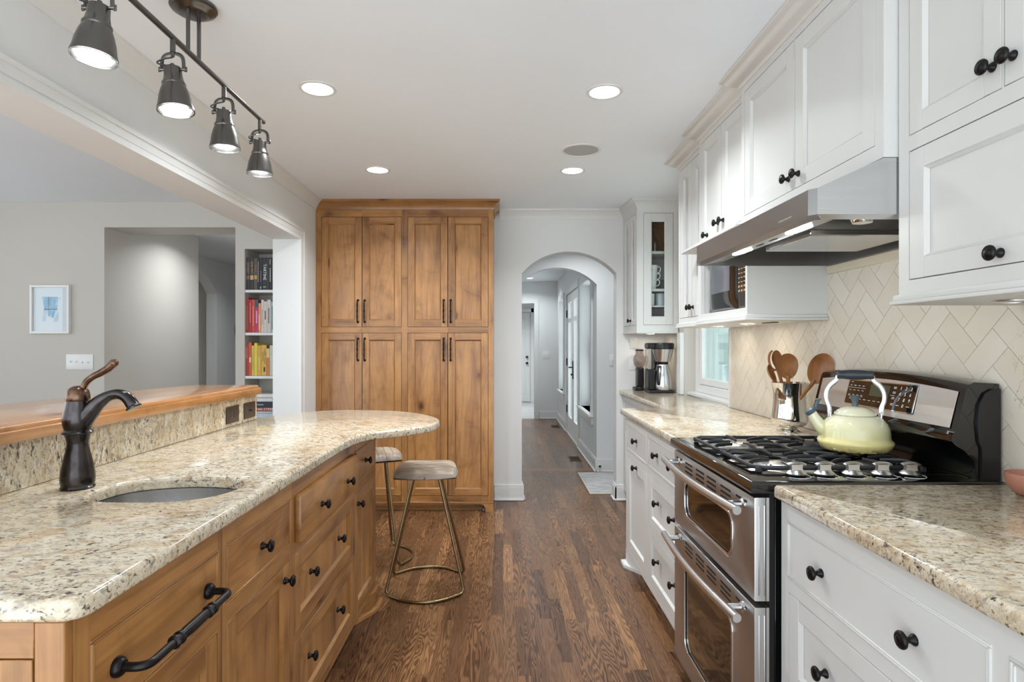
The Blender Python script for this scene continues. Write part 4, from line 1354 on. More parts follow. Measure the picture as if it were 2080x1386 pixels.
# faucet
FX, FY = -1.113, 1.565
fa = thing('faucet', 'oil-rubbed bronze single-lever faucet behind the island sink', 'faucet', (FX, FY, 0.93))
mb = MB()
mb.lathe([(0.0, 0.0005), (0.0385, 0.0005), (0.0395, 0.004), (0.037, 0.008), (0.0385, 0.014), (0.0395, 0.026), (0.0385, 0.042), (0.0345, 0.066), (0.0285, 0.092), (0.0245, 0.112), (0.0245, 0.120), (0.0275, 0.134), (0.0300, 0.141)], 32, 0, (FX, FY, 0.93), cap=False)
mb.lathe([(0.0300, 0.141), (0.0350, 0.1435), (0.0355, 0.147), (0.0320, 0.1505), (0.0300, 0.1530)], 32, 0, (FX, FY, 0.93), cap=False)
mb.lathe([(0.0300, 0.153), (0.0335, 0.165), (0.0350, 0.178), (0.0335, 0.192), (0.0295, 0.208), (0.0268, 0.222), (0.0262, 0.228)], 32, 0, (FX, FY, 0.93))
build(mb, 'body', ORBF, fa)
sp = cat([(0.012, 0, 0.176), (0.030, 0, 0.196), (0.052, 0, 0.221), (0.078, 0, 0.239), (0.104, 0, 0.2455), (0.124, 0, 0.240), (0.138, 0, 0.226), (0.146, 0, 0.212)], 5)
mb = MB(AX((FX, FY, 0.93), (1, 0, 0), (0, 1, 0), (0, 0, 1)))
m_ = len(sp)
rr = [0.026 - 0.0125 * min(1, i / (m_ * 0.45)) + (0.003 * max(0, (i / m_ - 0.6) / 0.4)) for i in range(m_)]
mb.tube(sp, rr, 18)
e = Vector(sp[-1]); t = (Vector(sp[-1]) - Vector(sp[-3])).normalized()
mb.tube([tuple(e - t * 0.004), tuple(e), tuple(e + t * 0.004)], [0.0165, 0.0195, 0.0185], 18)
build(mb, 'spout', ORBF, fa)
mb = MB(AX((FX, FY, 0.93), (1, 0, 0), (0, 1, 0), (0, 0, 1)))
mb.lathe([(0.0262, 0.229), (0.0275, 0.232), (0.0272, 0.242), (0.0245, 0.254), (0.019, 0.262), (0.010, 0.267), (0.0, 0.268)], 28, 0, (0.001, 0, 0))
lv = cat([(0.010, 0, 0.252), (0.022, 0, 0.276), (0.040, 0, 0.291), (0.060, 0, 0.301), (0.080, 0, 0.313), (0.094, 0, 0.326)], 5)
mb.tube(lv, [0.0085 + 0.0035 * max(0, i / len(lv) - 0.3) for i in range(len(lv))], 14)
mb.lathe([(0.0, -0.011), (0.007, -0.009), (0.0108, -0.003), (0.0108, 0.003), (0.007, 0.009), (0.0, 0.011)], 16, 0, (0.095, 0, 0.327))
build(mb, 'lever_handle', ORBC, fa)

# granite upstand, knee wall, timber bar
mb = MB()
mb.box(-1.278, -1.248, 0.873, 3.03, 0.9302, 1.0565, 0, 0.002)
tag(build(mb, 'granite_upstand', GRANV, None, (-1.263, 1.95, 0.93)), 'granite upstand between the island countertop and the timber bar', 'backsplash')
mb = MB(); mb.box(-1.42, -1.279, 0.90, 3.00, 0, 1.0565)
struct(mb, 'wall_knee', WALL)
bar = [(-1.92, 0.80), (-1.225, 0.80), (-1.225, 3.03), (-1.235, 3.05), (-1.54, 3.05), (-1.575, 3.04), (-1.612, 2.85), (-1.655, 2.60), (-1.69, 2.35), (-1.727, 2.03), (-1.80, 1.5), (-1.88, 1.0)]
mb = MB()
mb.slab(bar, 1.0575, 1.0885, 0.004, rb=0.004)
inn = [(x + (-0.010 if x > -1.3 else 0.0), y - (0.008 if y > 2.9 else 0)) for x, y in bar]
mb.slab(inn, 1.087, 1.102, 0.008, rb=0.001)
tag(build(mb, 'timber_bar_top', BARW, None, (-1.5, 1.9, 1.0575)), 'raised glossy knotty timber bar top along the back of the island', 'bar top')
bart = bpy.data.objects['timber_bar_top']

def outlet(name, label, catg, plane, u0, u1, v0, v1, kind, mat, L, t=0.006, ink=None, group=None):
    r = thing(name, label, catg, L, group)
    mb = MB(plane); mb.box(u0, u1, v0, v1, 0.0004, t, 0, 0.0025, 2)
    build(mb, 'cover_plate', mat, r)
    um, vm = (u0 + u1) / 2, (v0 + v1) / 2
    mb = MB(plane); has = True
    if kind == 'duplex_side':
        for s_ in (-0.021, 0.021):
            mb.box(um + s_ - 0.014, um + s_ + 0.014, vm - 0.016, vm + 0.016, t - 0.001, t + 0.0015, 0, 0.004, 2)
        build(mb, 'socket', ink or mat, r)
        mb = MB(plane)
        for s_ in (-0.021, 0.021):
            for q in (-0.006, 0.006):
                mb.box(um + s_ - 0.005, um + s_ + 0.003, vm + q - 0.0011, vm + q + 0.0011, t + 0.001, t + 0.002)
            mb.box(um + s_ + 0.006, um + s_ + 0.010, vm - 0.002, vm + 0.002, t + 0.001, t + 0.002)
        build(mb, 'socket_slot', DARK, r)
    elif kind == 'switch_side':
        mb.box(um - 0.013, um + 0.013, vm - 0.006, vm + 0.006, t - 0.001, t + 0.001, 0, 0.001)
        mb.box(um - 0.002, um + 0.008, vm - 0.004, vm + 0.004, t, t + 0.010, 0, 0.002)
        build(mb, 'toggle', DARK, r)
    elif kind == 'blank':
        pass
    else:
        k = int(kind[1:])
        for i in range(k):
            uc = um + (i - (k - 1) / 2) * 0.046
            tg = MB(plane)
            tg.box(uc - 0.005, uc + 0.005, vm - 0.012, vm + 0.012, t - 0.001, t + 0.001, 0, 0.0006)
            up_ = 1 if i < k / 2 else -1
            tg.box(uc - 0.0042, uc + 0.0042, vm + up_ * 0.004 - 0.006, vm + up_ * 0.004 + 0.006, t, t + 0.012, 0, 0.002)
            build(tg, 'toggle', PLATE, r)
        sc_ = MB(plane)
        for i in range(k):
            uc = um + (i - (k - 1) / 2) * 0.046
            for s_ in (-0.030, 0.030):
                sc_.box(uc - 0.003, uc + 0.003, vm + s_ - 0.003, vm + s_ + 0.003, t - 0.0005, t + 0.0006, 0, 0.0015)
        build(sc_, 'screw', ALU, r)
    return r
outlet('outlet', 'bronze duplex outlet plate on the granite upstand, further from the bar end', 'outlet', PL('+x', -1.248), 2.691, 2.815, 0.947, 1.024, 'duplex_side', BRPLATE, (-1.248, 2.753, 0.985), ink=BRPLATE)
outlet('light_switch', 'bronze switch plate on the granite upstand at the bar end', 'switch', PL('+x', -1.248), 2.875, 3.0, 0.947, 1.024, 'switch_side', BRPLATE, (-1.248, 2.937, 0.985))
outlet('light_switch', 'white four-gang switch plate on the wall below the framed picture', 'switch', PL('-y', YD), -3.466, -3.251, 1.112, 1.233, 't4', PLATE, (-3.36, YD, 1.17))
outlet('light_switch', 'white switch plate behind the coffee maker', 'switch', PL('-y', YB), 1.06, 1.178, 1.096, 1.216, 't2', PLATE, (1.11, YB, 1.155))
outlet('cover_plate', 'blank white wall plate right under the corner cabinet', 'wall plate', PL('-y', YB), 1.066, 1.136, 1.275, 1.385, 'blank', PLATE, (1.10, YB, 1.33))
outlet('light_switch', 'white single switch plate on the wall between the two arches', 'switch', PL('-y', 6.16), 1.092, 1.164, 1.09, 1.212, 't1', PLATE, (1.13, 6.16, 1.15))
outlet('light_switch', 'white two-gang switch plate on the hall end wall', 'switch', PL('-y', 10.62), 0.70, 0.83, 1.067, 1.205, 't2', PLATE, (0.765, 10.62, 1.13))

# right-hand worktops
def rect(x0, x1, y0, y1, r=0.015, corners='ll'):
    return [(x0, y0), (x1, y0), (x1, y1), (x0 + r, y1), (x0 + r * 0.3, y1 - r * 0.3), (x0, y1 - r)]
mb = MB(); mb.slab(rect(0.722, XR - 0.008, 0.25, 1.607), 0.8965, 0.93, 0.010, rb=0.006)
tag(build(mb, 'countertop', GRAN, None, (1.05, 0.95, 0.8965)), 'granite countertop in the lower right foreground, in front of the range', 'countertop')
mb = MB(); mb.slab([(0.695, 2.412), (XR - 0.008, 2.412), (XR - 0.008, 3.609), (XR + 0.012, 3.613), (XR + 0.012, 4.53), (XR - 0.034, 4.534), (XR - 0.034, 4.624), (XR - 0.008, 4.626), (XR - 0.008, YB - 0.003), (0.978, YB - 0.003), (0.985, 3.57), (0.71, 3.56), (0.70, 3.557), (0.695, 3.545)],
                   0.8965, 0.93, 0.009, rb=0.006)
tag(build(mb, 'countertop', GRAN, None, (1.05, 3.5, 0.8965)), 'granite countertop left of the range, running back under the window', 'countertop')

# ================================================================== RANGE
RY0, RY1 = 1.632, 2.392
RX = 0.685
rg = thing('range', 'stainless double-oven gas range with black cooktop', 'range', (1.0, 2.012, 0))
mb = MB(); mb.box(0.742, 1.33, RY0 + 0.006, RY1 - 0.006, 0.03, 0.9, 0, 0.004)
for x in (0.80, 1.28):
    for y in (RY0 + 0.05, RY1 - 0.05):
        mb.lathe([(0.018, 0), (0.018, 0.03)], 12, 0, (x, y, 0.001))
build(mb, 'oven_body', BLACK, rg)
mb = MB()
mb.slab([(0.672, RY0 - 0.012), (1.345, RY0 - 0.012), (1.345, RY1 + 0.010), (0.672, RY1 + 0.010)], 0.9008, 0.9345, 0.010, rb=0.003)
mb.box(0.70, 1.30, RY0 + 0.075, RY0 + 0.078, 0.9340, 0.9352); mb.box(0.70, 0.703, RY0 + 0.078, RY1 - 0.02, 0.9340, 0.9352)
build(mb, 'cooktop', BLACK, rg)
mb = MB(); mb.box(0.728, 0.742, RY0 + 0.004, RY1 - 0.004, 0.04, 0.9005)
build(mb, 'door_gap', DARK, rg)

def oven_door(z0, z1, wz0, wz1, hz):
    M = PL('-x', RX + 0.041)
    w1 = 0.041
    a, b_ = RY0, RY1
    wu0, wu1 = 1.79, 2.262
    mb = MB(M)
    # outer skin with rounded window opening
    r = 0.045
    def rr(u0, u1, v0, v1, r, n=6):
        pts = []
        for cx_, cy_, a0 in ((u1 - r, v0 + r, -90), (u1 - r, v1 - r, 0), (u0 + r, v1 - r, 90), (u0 + r, v0 + r, 180)):
            for k in range(n + 1):
                t = radians(a0 + 90 * k / n)
                pts.append((cx_ + r * cos(t), cy_ + r * sin(t)))
        return pts
    win = rr(wu0, wu1, wz0, wz1, r)
    mb.slab([(a, z0), (b_, z0), (b_, z1), (a, z1)], 0.004, w1, 0.004, [win[::-1]], steps=2)
    mb.box(a, b_, z0, z1, 0.0, 0.010, 0)
    # fluted end cap towards the camera
    for x in (0.012, 0.027):
        mb.box(a - 0.002, a + 0.003, z0 + 0.015, z1 - 0.02, x - 0.002, x + 0.003, 0, 0.0018, 2)
    d = build(mb, 'oven_door', [STEEL], rg)
    mb = MB(M)
    ring_o = rr(wu0 - 0.004, wu1 + 0.004, wz0 - 0.004, wz1 + 0.004, r)
    ring_i = rr(wu0 + 0.006, wu1 - 0.006, wz0 + 0.006, wz1 - 0.006, r - 0.005)
    mb.slab(ring_o, 0.036, w1 + 0.0015, 0.0015, [ring_i[::-1]], steps=2)
    build(mb, 'window_trim', [CHROME], d)
    mb = MB(M); mb.prism(win, 0.026, w1 - 0.006)
    build(mb, 'window_glass', DGLASS, d)
    # vent slots
    mb = MB(M)
    for gi, (g0, g1) in enumerate(((1.68, 1.76), (1.80, 1.885), (1.925, 2.01), (2.04, 2.125), (2.165, 2.25), (2.29, 2.36))):
        rows = (0.024,) if gi in (0, 5) else (0.024, 0.040, 0.056)
        for q in rows:
            mb.box(g0, g1, z1 - q - 0.0035, z1 - q + 0.0035, w1 - 0.003, w1 + 0.0006, 0, 0.0005)
    build(mb, 'vent_slot', DARK, d)
    mb = MB(M)
    ys = [a + 0.002 + (b_ - a - 0.02) * i / 24 for i in range(25)]
    hp = [(y, hz, w1 + 0.046 + 0.020 * sin(pi * i / 24)) for i, y in enumerate(ys)]
    mb.tube(hp, 0.0125, 16)
    for y in (a + 0.075, b_ - 0.075):
        mb.tube([(y, hz, w1 - 0.002), (y, hz, w1 + 0.05)], 0.0105, 12)
        mb.lathe([(0.016, 0), (0.016, 0.004), (0.011, 0.008)], 16, 0, (y, hz, w1))
    build(mb, 'door_handle', ALU, d)
oven_door(0.6045, 0.887, 0.662, 0.80, 0.852)
oven_door(0.075, 0.5865, 0.155, 0.485, 0.557)

# burners and grates
BUR = [(0.86, 1.815), (1.12, 1.815), (0.86, 2.205), (1.12, 2.205), (0.985, 2.01)]
for i, (x, y) in enumerate(BUR):
    r = 0.05 if i != 4 else 0.04
    mb = MB()
    mb.lathe([(r + 0.045, 0.9347), (r + 0.043, 0.9362), (r + 0.012, 0.9362), (r + 0.004, 0.942), (r, 0.946), (r - 0.004, 0.9475), (0, 0.9478)], 28, 0, (x, y, 0))
    build(mb, 'burner', [STEELV if i in (0, 2) else IRON], rg)
GZ = 0.9555
def grate(y0, y1):
    mb = MB()
    x0, x1 = 0.728, 1.225
    xm = (x0 + x1) / 2; ym = (y0 + y1) / 2
    c = 0.03
    lp = [(x0 + c, y0), (x1 - c, y0), (x1, y0 + c), (x1, y1 - c), (x1 - c, y1), (x0 + c, y1), (x0, y1 - c), (x0, y0 + c)]
    loop = []
    for i in range(8):
        p, q = lp[i], lp[(i + 1) % 8]
        for k in range(3):
            loop.append((p[0] + (q[0] - p[0]) * k / 3, p[1] + (q[1] - p[1]) * k / 3, GZ - 0.006))
    mb.tube(loop, 0.0065, 8, closed=True)
    mb.tube([(xm, y0, GZ - 0.006), (xm, y1, GZ - 0.006)], 0.0062, 8)
    for x in (x0 + 0.012, xm, x1 - 0.012):
        for y in (y0 + 0.006, y1 - 0.006):
            mb.box(x - 0.009, x + 0.009, y - 0.008, y + 0.008, 0.9352, GZ - 0.004, 0, 0.003)
    # fingers, rising then running in towards each burner
    for xa, xb in ((x0, xm), (xm, x1)):
        xc = (xa + xb) / 2
        hi = GZ + 0.0015
        for p, q in (((xc, y0), (xc, ym - 0.035)), ((xc, y1), (xc, ym + 0.035)), ((xa, ym), (xc - 0.035, ym)), ((xb, ym), (xc + 0.035, ym)),
                     ((xa, y0 + 0.06), (xc - 0.045, ym - 0.045)), ((xb, y0 + 0.06), (xc + 0.045, ym - 0.045)), ((xa, y1 - 0.06), (xc - 0.045, ym + 0.045)), ((xb, y1 - 0.06), (xc + 0.045, ym + 0.045))):
            P, Q = Vector((*p, 0)), Vector((*q, 0))
            d = (Q - P)
            pts = [P + Vector((0, 0, GZ - 0.008)), P + d * 0.22 + Vector((0, 0, hi)), P + d * 0.6 + Vector((0, 0, hi)), Q + Vector((0, 0, GZ - 0.001))]
            mb.tube(fillet([tuple(p) for p in pts], 0.008, 2), [0.0058] * 6 + [0.0050] * 2, 6, flat=(0.75, 1.2))
    return build(mb, 'grate', IRON, rg)
grate(1.725, 2.005); grate(2.011, 2.30)

def dial_mesh():
    mb = MB()
    mb.lathe([(0.0, 0.004), (0.027, 0.004), (0.0285, 0.007), (0.024, 0.011), (0.017, 0.015), (0.0145, 0.017)], 28)
    mb.M = Matrix()
    v, f = [], []
    for z, w, d in ((0.013, 0.0175, 0.007), (0.022, 0.0150, 0.0062), (0.032, 0.0165, 0.0065)):
        v += [(-w, -d, z), (w, -d, z), (w, d, z), (-w, d, z)]
    f = [(0, 1, 5, 4), (1, 2, 6, 5), (2, 3, 7, 6), (3, 0, 4, 7), (4, 5, 9, 8), (5, 6, 10, 9), (6, 7, 11, 10), (7, 4, 8, 11), (8, 9, 10, 11)]
    mb.add(v, f)
    arc = [(0.026 * sin(t), 0, 0.036 - 0.010 * (1 - cos(t * 0.9)) ) for t in [(-1 + 2 * i / 12) * 1.25 for i in range(13)]]
    mb.tube(arc, 0.0062, 10, flat=(1.15, 0.62))
    return mesh_only(mb, 'control_knob', ALU, 45)
DIAL = dial_mesh()
for x in (0.828, 0.908, 0.988, 1.071, 1.151):
    inst(DIAL, 'control_knob', rg, (x, 1.690, 0.9352))
mb = MB()
for x in (0.828, 0.908, 0.988, 1.071, 1.151):
    pts = [(x + 0.036 * cos(t), 1.687 + 0.036 * sin(t), 0.9349) for t in [radians(-150 + 200 * i / 20) for i in range(21)]]
    mb.tube(pts, 0.0008, 4)
    mb.box(x - 0.046, x - 0.038, 1.675, 1.677, 0.9347, 0.9352)
    mb.box(x - 0.012, x + 0.010, 1.648, 1.650, 0.9347, 0.9352)
build(mb, 'dial_marking', INKW, rg)

# backguard
def bg_prof(dx, dz):
    return [(1.297, 0.934), (1.297, 0.955), (1.290, 0.985), (1.262, 1.015), (1.240, 1.028), (1.228, 1.040), (1.230, 1.058), (1.240, 1.068), (1.268, 1.180), (1.275, 1.195), (1.290, 1.202), (1.358, 1.198), (1.358, 0.934)]
prof = bg_prof(0, 0)
NS = 20
mb = MB(); v = []; n = len(prof)
for k in range(NS + 1):
    t = k / NS
    lift = 0.020 * (1 - (2 * t - 1) ** 2)
    for x, z in prof:
        q = max(0.0, (z - 1.06) / 0.14)
        v.append((x, RY0 + 0.006 + (RY1 - RY0 - 0.012) * t, z + lift * q))
f = [(k * n + i, k * n + (i + 1) % n, (k + 1) * n + (i + 1) % n, (k + 1) * n + i) for k in range(NS) for i in range(n)]
f += [tuple(range(n)), tuple(range((NS + 1) * n - 1, NS * n - 1, -1))]
mb.add(v, f)
# raised end cheeks
for y in (RY0 + 0.001, RY1 - 0.013):
    mb.prism([(1.306, 0.934), (1.306, 1.03), (1.296, 1.05), (1.290, 1.09), (1.296, 1.14), (1.314, 1.175), (1.34, 1.188), (1.359, 1.188), (1.359, 0.934)], 0, 0.012) if False else None
mb.box(1.29, 1.295, RY0 + 0.03, RY1 - 0.03, 0.9345, 0.9375)
bgd = build(mb, 'backguard', BLACK, rg)
mb = MB(AX((0, RY0 - 0.001, 0), (1, 0, 0), (0, 0, 1), (0, 1, 0)))
mb.prism([(1.306, 0.934), (1.306, 1.02), (1.298, 1.04), (1.293, 1.09), (1.298, 1.14), (1.314, 1.172), (1.336, 1.184), (1.357, 1.184), (1.357, 0.934)], 0.0, 0.012)
build(mb, 'end_cheek', BLACKM, bgd)
# sloped frame for everything on the control face
pu = Vector((1.268 - 1.240, 0, 1.180 - 1.068)); pl_ = pu.length; pu.normalize()
pw = Vector((-pu.z, 0, pu.x))
def CP(y, s_):      # y = along the range, s_ = metres up the slope; local axes (u = -y so that text reads from the room)
    o = Vector((1.240, y, 1.068)) + pu * s_ + pw * 0.0042
    return AX(tuple(o), (0, -1, 0), tuple(pu), tuple(pw))
mb = MB()
NS2 = 16; v = []
for k in range(NS2 + 1):
    t = k / NS2
    y = RY0 + 0.028 + (RY1 - RY0 - 0.056) * t
    lift = 0.017 * (1 - (2 * t - 1) ** 2)
    for s_, q in ((0.006, 0), (pl_ - 0.006, 1)):
        p = Vector((1.240, y, 1.068)) + pu * s_ + Vector((0, 0, lift * q)) + pw * 0.0024
        v.append(tuple(p))
mb.add(v, [(2 * k, 2 * k + 1, 2 * k + 3, 2 * k + 2) for k in range(NS2)])
build(mb, 'control_panel', brushed('satin_panel_steel', (0.74, 0.72, 0.70, 1), 'y', 0.42), bgd)
mb = MB(CP(1.995, 0.0))
def rrect(u0, u1, v0, v1, r, n=4):
    pts = []
    for cx_, cy_, a0 in ((u1 - r, v0 + r, -90), (u1 - r, v1 - r, 0), (u0 + r, v1 - r, 90), (u0 + r, v0 + r, 180)):
        for k in range(n + 1):
            t = radians(a0 + 90 * k / n)
            pts.append((cx_ + r * cos(t), cy_ + r * sin(t)))
    return pts
mb.slab(rrect(-0.178, 0.178, 0.028, 0.112, 0.006), 0.0022, 0.0042, 0.001, steps=1)
kp = build(mb, 'keypad', DGLASS, bgd)
mb = MB(CP(1.995, 0.0))
mb.slab(rrect(-0.182, 0.182, 0.024, 0.116, 0.008), 0.0018, 0.0036, 0.001, [rrect(-0.1775, 0.1775, 0.0285, 0.1115, 0.006)[::-1]], steps=1)
build(mb, 'keypad_trim', CHROME, bgd)
mb = MB(CP(1.995, 0.0)); mb.box(-0.045, 0.055, 0.064, 0.104, 0.0042, 0.0048)
build(mb, 'display', plain('unlit_green_display', rgb(76, 80, 62), 0.25, var=0), bgd)
mb = MB()
for i, ch in enumerate('1234567890'):
    col, row = (i % 3, i // 3) if i < 9 else (1, 3)
    text_bm(mb, ch, 0.0155, CP(1.995, 0.0) @ Matrix.Translation((0.108 + col * 0.024, 0.100 - row * 0.0185, 0.0043)), shear=0.15)
build(mb, 'keypad_numeral', INKW, bgd)
mb = MB()
def dash(u, v, w, h=0.0018):
    mb.M = CP(1.995, 0.0)
    mb.box(u - w / 2, u + w / 2, v - h / 2, v + h / 2, 0.0042, 0.0047)
    mb.M = Matrix()
for j, vv in enumerate((0.100, 0.084, 0.066, 0.046)):
    dash(0.080, vv + 0.002, 0.013); dash(0.080, vv - 0.002, 0.013)
dash(0.075, 0.074, 0.024, 0.001); dash(0.108, 0.0445, 0.014); dash(0.156, 0.0445, 0.014)
for vv in (0.094, 0.077, 0.060):
    for k in range(4):
        dash(-0.158 + k * 0.024, vv, 0.011)
        if vv == 0.060:
            dash(-0.158 + k * 0.024, vv - 0.004, 0.011)
dash(-0.122, 0.086, 0.10, 0.001); dash(-0.155, 0.106, 0.010); dash(-0.135, 0.046, 0.034, 0.003)
for k in range(6):
    dash(-0.09 + k * 0.026, 0.047, 0.012)
build(mb, 'keypad_legend', INKW, bgd)

# ================================================================== KETTLE
KX, KY, KZ = 1.150, 1.955, 0.9632
kt = thing('kettle', 'pale yellow enamel kettle standing on the right rear burner', 'kettle', (KX, KY, KZ))
def enamel():
    m, nt, b = new_mat('pale_yellow_enamel')
    tc = nd(nt, 'ShaderNodeTexCoord'); s_ = nd(nt, 'ShaderNodeSeparateXYZ'); link(nt, tc.outputs['Object'], s_.inputs[0])
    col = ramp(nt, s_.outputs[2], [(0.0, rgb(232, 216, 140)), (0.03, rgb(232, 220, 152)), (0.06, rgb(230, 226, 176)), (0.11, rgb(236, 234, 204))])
    # burnt drips low on the rim
    f_ = noise(nt, coords(nt, (1, 1, 2.5)), 34, 4, 0.65, 1.0)
    low = ramp(nt, s_.outputs[2], [(0.004, (1, 1, 1, 1)), (0.022, (0, 0, 0, 1))])
    fac = math_n(nt, 'MULTIPLY', ramp(nt, f_, [(0.50, (0, 0, 0, 1)), (0.58, (0.85, 0.85, 0.85, 1))]), low)
    link(nt, mixc(nt, fac, col, rgb(120, 78, 26)), b.inputs['Base Color'])
    b.inputs['Roughness'].default_value = 0.12
    b.inputs['Coat Weight'].default_value = 0.6
    return m
EN = enamel()
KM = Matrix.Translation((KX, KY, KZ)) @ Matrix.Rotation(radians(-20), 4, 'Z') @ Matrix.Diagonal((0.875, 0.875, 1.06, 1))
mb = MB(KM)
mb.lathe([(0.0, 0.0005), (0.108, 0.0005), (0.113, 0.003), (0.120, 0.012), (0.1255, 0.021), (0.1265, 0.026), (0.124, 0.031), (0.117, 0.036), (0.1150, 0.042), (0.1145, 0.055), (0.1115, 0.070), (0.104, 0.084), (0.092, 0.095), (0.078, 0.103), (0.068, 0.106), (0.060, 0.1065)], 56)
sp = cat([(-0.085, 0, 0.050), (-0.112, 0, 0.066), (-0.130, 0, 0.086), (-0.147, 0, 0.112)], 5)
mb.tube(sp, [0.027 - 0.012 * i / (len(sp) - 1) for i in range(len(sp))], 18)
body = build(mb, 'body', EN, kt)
mb = MB(KM)
mb.lathe([(0.0, 0.107), (0.069, 0.107), (0.0705, 0.110), (0.069, 0.113), (0.062, 0.117), (0.0605, 0.1195), (0.052, 0.1235), (0.050, 0.1255), (0.036, 0.130), (0.012, 0.133), (0.0, 0.133)], 44)
lid = build(mb, 'lid', EN, kt)
GREYP = plain('slate_phenolic', rgb(84, 98, 104), 0.4, var=0.03)
mb = MB(KM)
mb.lathe([(0.011, 0.132), (0.0095, 0.142), (0.0120, 0.152), (0.0175, 0.161), (0.0182, 0.164), (0.016, 0.1655), (0.0, 0.1655)], 24)
build(mb, 'lid_knob', GREYP, lid)
mb = MB(KM)
arm = [(0.082, 0, 0.092), (0.084, 0, 0.112), (0.086, 0, 0.130), (0.095, 0, 0.152), (0.094, 0, 0.176), (0.082, 0, 0.196), (0.062, 0, 0.212), (0.056, 0, 0.226)]
for sgn in (1, -1):
    mb = MB(KM)
    mb.tube(cat([(x * sgn, y, z) for x, y, z in arm], 4), 0.0095, 10, flat=(0.85, 0.24))
    mb.box(sgn * 0.083 - 0.005, sgn * 0.083 + 0.005, -0.011, 0.011, 0.088, 0.118, 0, 0.003)
    build(mb, 'handle_bracket', ALU, kt)

mb = MB(KM @ AX((-0.060, 0, 0.230), (0, 1, 0), (0, 0, 1), (0.857, 0, 0)))
mb.lathe([(0.0, 0.0), (0.0125, 0.0), (0.0135, 0.004), (0.0135, 0.012), (0.0125, 0.016), (0.0150, 0.045), (0.0155, 0.07), (0.0150, 0.095), (0.0125, 0.124), (0.0135, 0.128), (0.0135, 0.136), (0.0125, 0.140), (0.0, 0.140)], 22)
build(mb, 'grip', plain('slate_black_grip', rgb(52, 58, 66), 0.35, var=0.03), kt)
mb = MB(KM)
t = Vector((-0.017, 0, 0.026)).normalized(); e = Vector((-0.147, 0, 0.112))
mb.tube([tuple(e - t * 0.006), tuple(e), tuple(e + t * 0.008), tuple(e + t * 0.013)], [0.016, 0.0195, 0.0195, 0.012], 18)
mb.tube(cat([tuple(e + t * 0.002 + Vector((0.016, 0, 0.006))), (-0.128, 0, 0.137), (-0.120, 0, 0.152)], 4), 0.006, 8)
mb.box(-0.132, -0.112, -0.009, 0.009, 0.148, 0.154, 0, 0.002)
build(mb, 'whistle', GREYP, kt)

# ================================================================== UTENSIL CROCK
CX, CY = 1.245, 2.60
cr = thing('utensil_crock', 'polished silver footed vessel holding wooden spoons beside the range', 'utensil holder', (CX, CY, 0.9302))
mb = MB()
mb.lathe([(0.0, 0.0), (0.0545, 0.0), (0.0545, 0.003), (0.044, 0.008), (0.030, 0.0125), (0.030, 0.0155), (0.050, 0.021), (0.068, 0.034), (0.0745, 0.048), (0.0735, 0.062), (0.0685, 0.098), (0.0645, 0.138), (0.0665, 0.170), (0.0745, 0.206), (0.0760, 0.2115),
          (0.0740, 0.2115), (0.0640, 0.170), (0.062, 0.138), (0.066, 0.09), (0.068, 0.05), (0.0, 0.045)], 48, 0, (CX, CY, 0.9302))
build(mb, 'vessel', plain('polished_silver', (0.80, 0.78, 0.74, 1), 0.05, 1.0, var=0), cr)
SPW = wood('spoon_wood', 'z', (182, 128, 80), (160, 106, 62), (116, 72, 38), 0.4, 0.1, False)
def spoon(label, foot, mid, w, h, tilt, yaw, depth=0.016, loop=False):
    """bowl centred on mid; handle runs down to foot"""
    M = Matrix.Translation(mid) @ Matrix.Rotation(yaw, 4, 'Z') @ Matrix.Rotation(tilt, 4, 'Y')
    mb = MB(M)
    def sh(side):
        def fn(u, v):
            a = 2 * pi * u; r = v
            x = 0.5 * w * r * cos(a) * (1.0 + 0.10 * sin(a)); z = 0.5 * h * r * sin(a)
            d = depth * (1 - r * r)
            return (x, d + (0.003 if side else -0.0015) * (1 - r ** 6) , z)
        return fn
    mb.grid(sh(0), 28, 8, wrap_u=True); mb.grid(sh(1), 28, 8, wrap_u=True)
    if loop:
        mb.tube([(0.5 * w * cos(t) - 0.014, 0.004, 0.5 * h * sin(t)) for t in [radians(90 + 180 * i / 14) for i in range(15)]], 0.005, 8)
    inv = M.inverted()
    fl = inv @ Vector(foot)
    mb.tube([tuple(fl), tuple(fl.lerp(Vector((0, depth * 0.4, -0.48 * h)), 0.6)), (0, depth * 0.4, -0.5 * h), (0, depth * 0.5, -0.38 * h)], [0.005, 0.006, 0.0085, 0.010], 10)
    bmesh.ops.remove_doubles(mb.bm, verts=mb.bm.verts[:], dist=1e-5)
    return tag(build(mb, 'wooden_spoon', SPW, None, foot), label, 'spoon', 'wooden spoons in the silver crock')
zb = 0.9302 + 0.05
spoon('broad round wooden spoon at the front of the silver crock', (CX + 0.01, CY + 0.0, zb), (CX - 0.032, CY - 0.05, 1.214), 0.100, 0.110, radians(-6), radians(8))
spoon('wooden spoon leaning right out of the silver crock', (CX - 0.02, CY + 0.01, zb), (CX + 0.066, CY - 0.125, 1.206), 0.090, 0.135, radians(24), radians(-22))
spoon('wooden spoon with a side loop at the back of the crock', (CX + 0.02, CY + 0.02, zb), (CX - 0.040, CY + 0.03, 1.240), 0.056, 0.085, radians(-14), radians(20), loop=True)
spoon('narrow wooden spoon leaning far left out of the crock', (CX + 0.03, CY - 0.02, zb), (CX - 0.070, CY + 0.01, 1.178), 0.034, 0.105, radians(-40), radians(35))

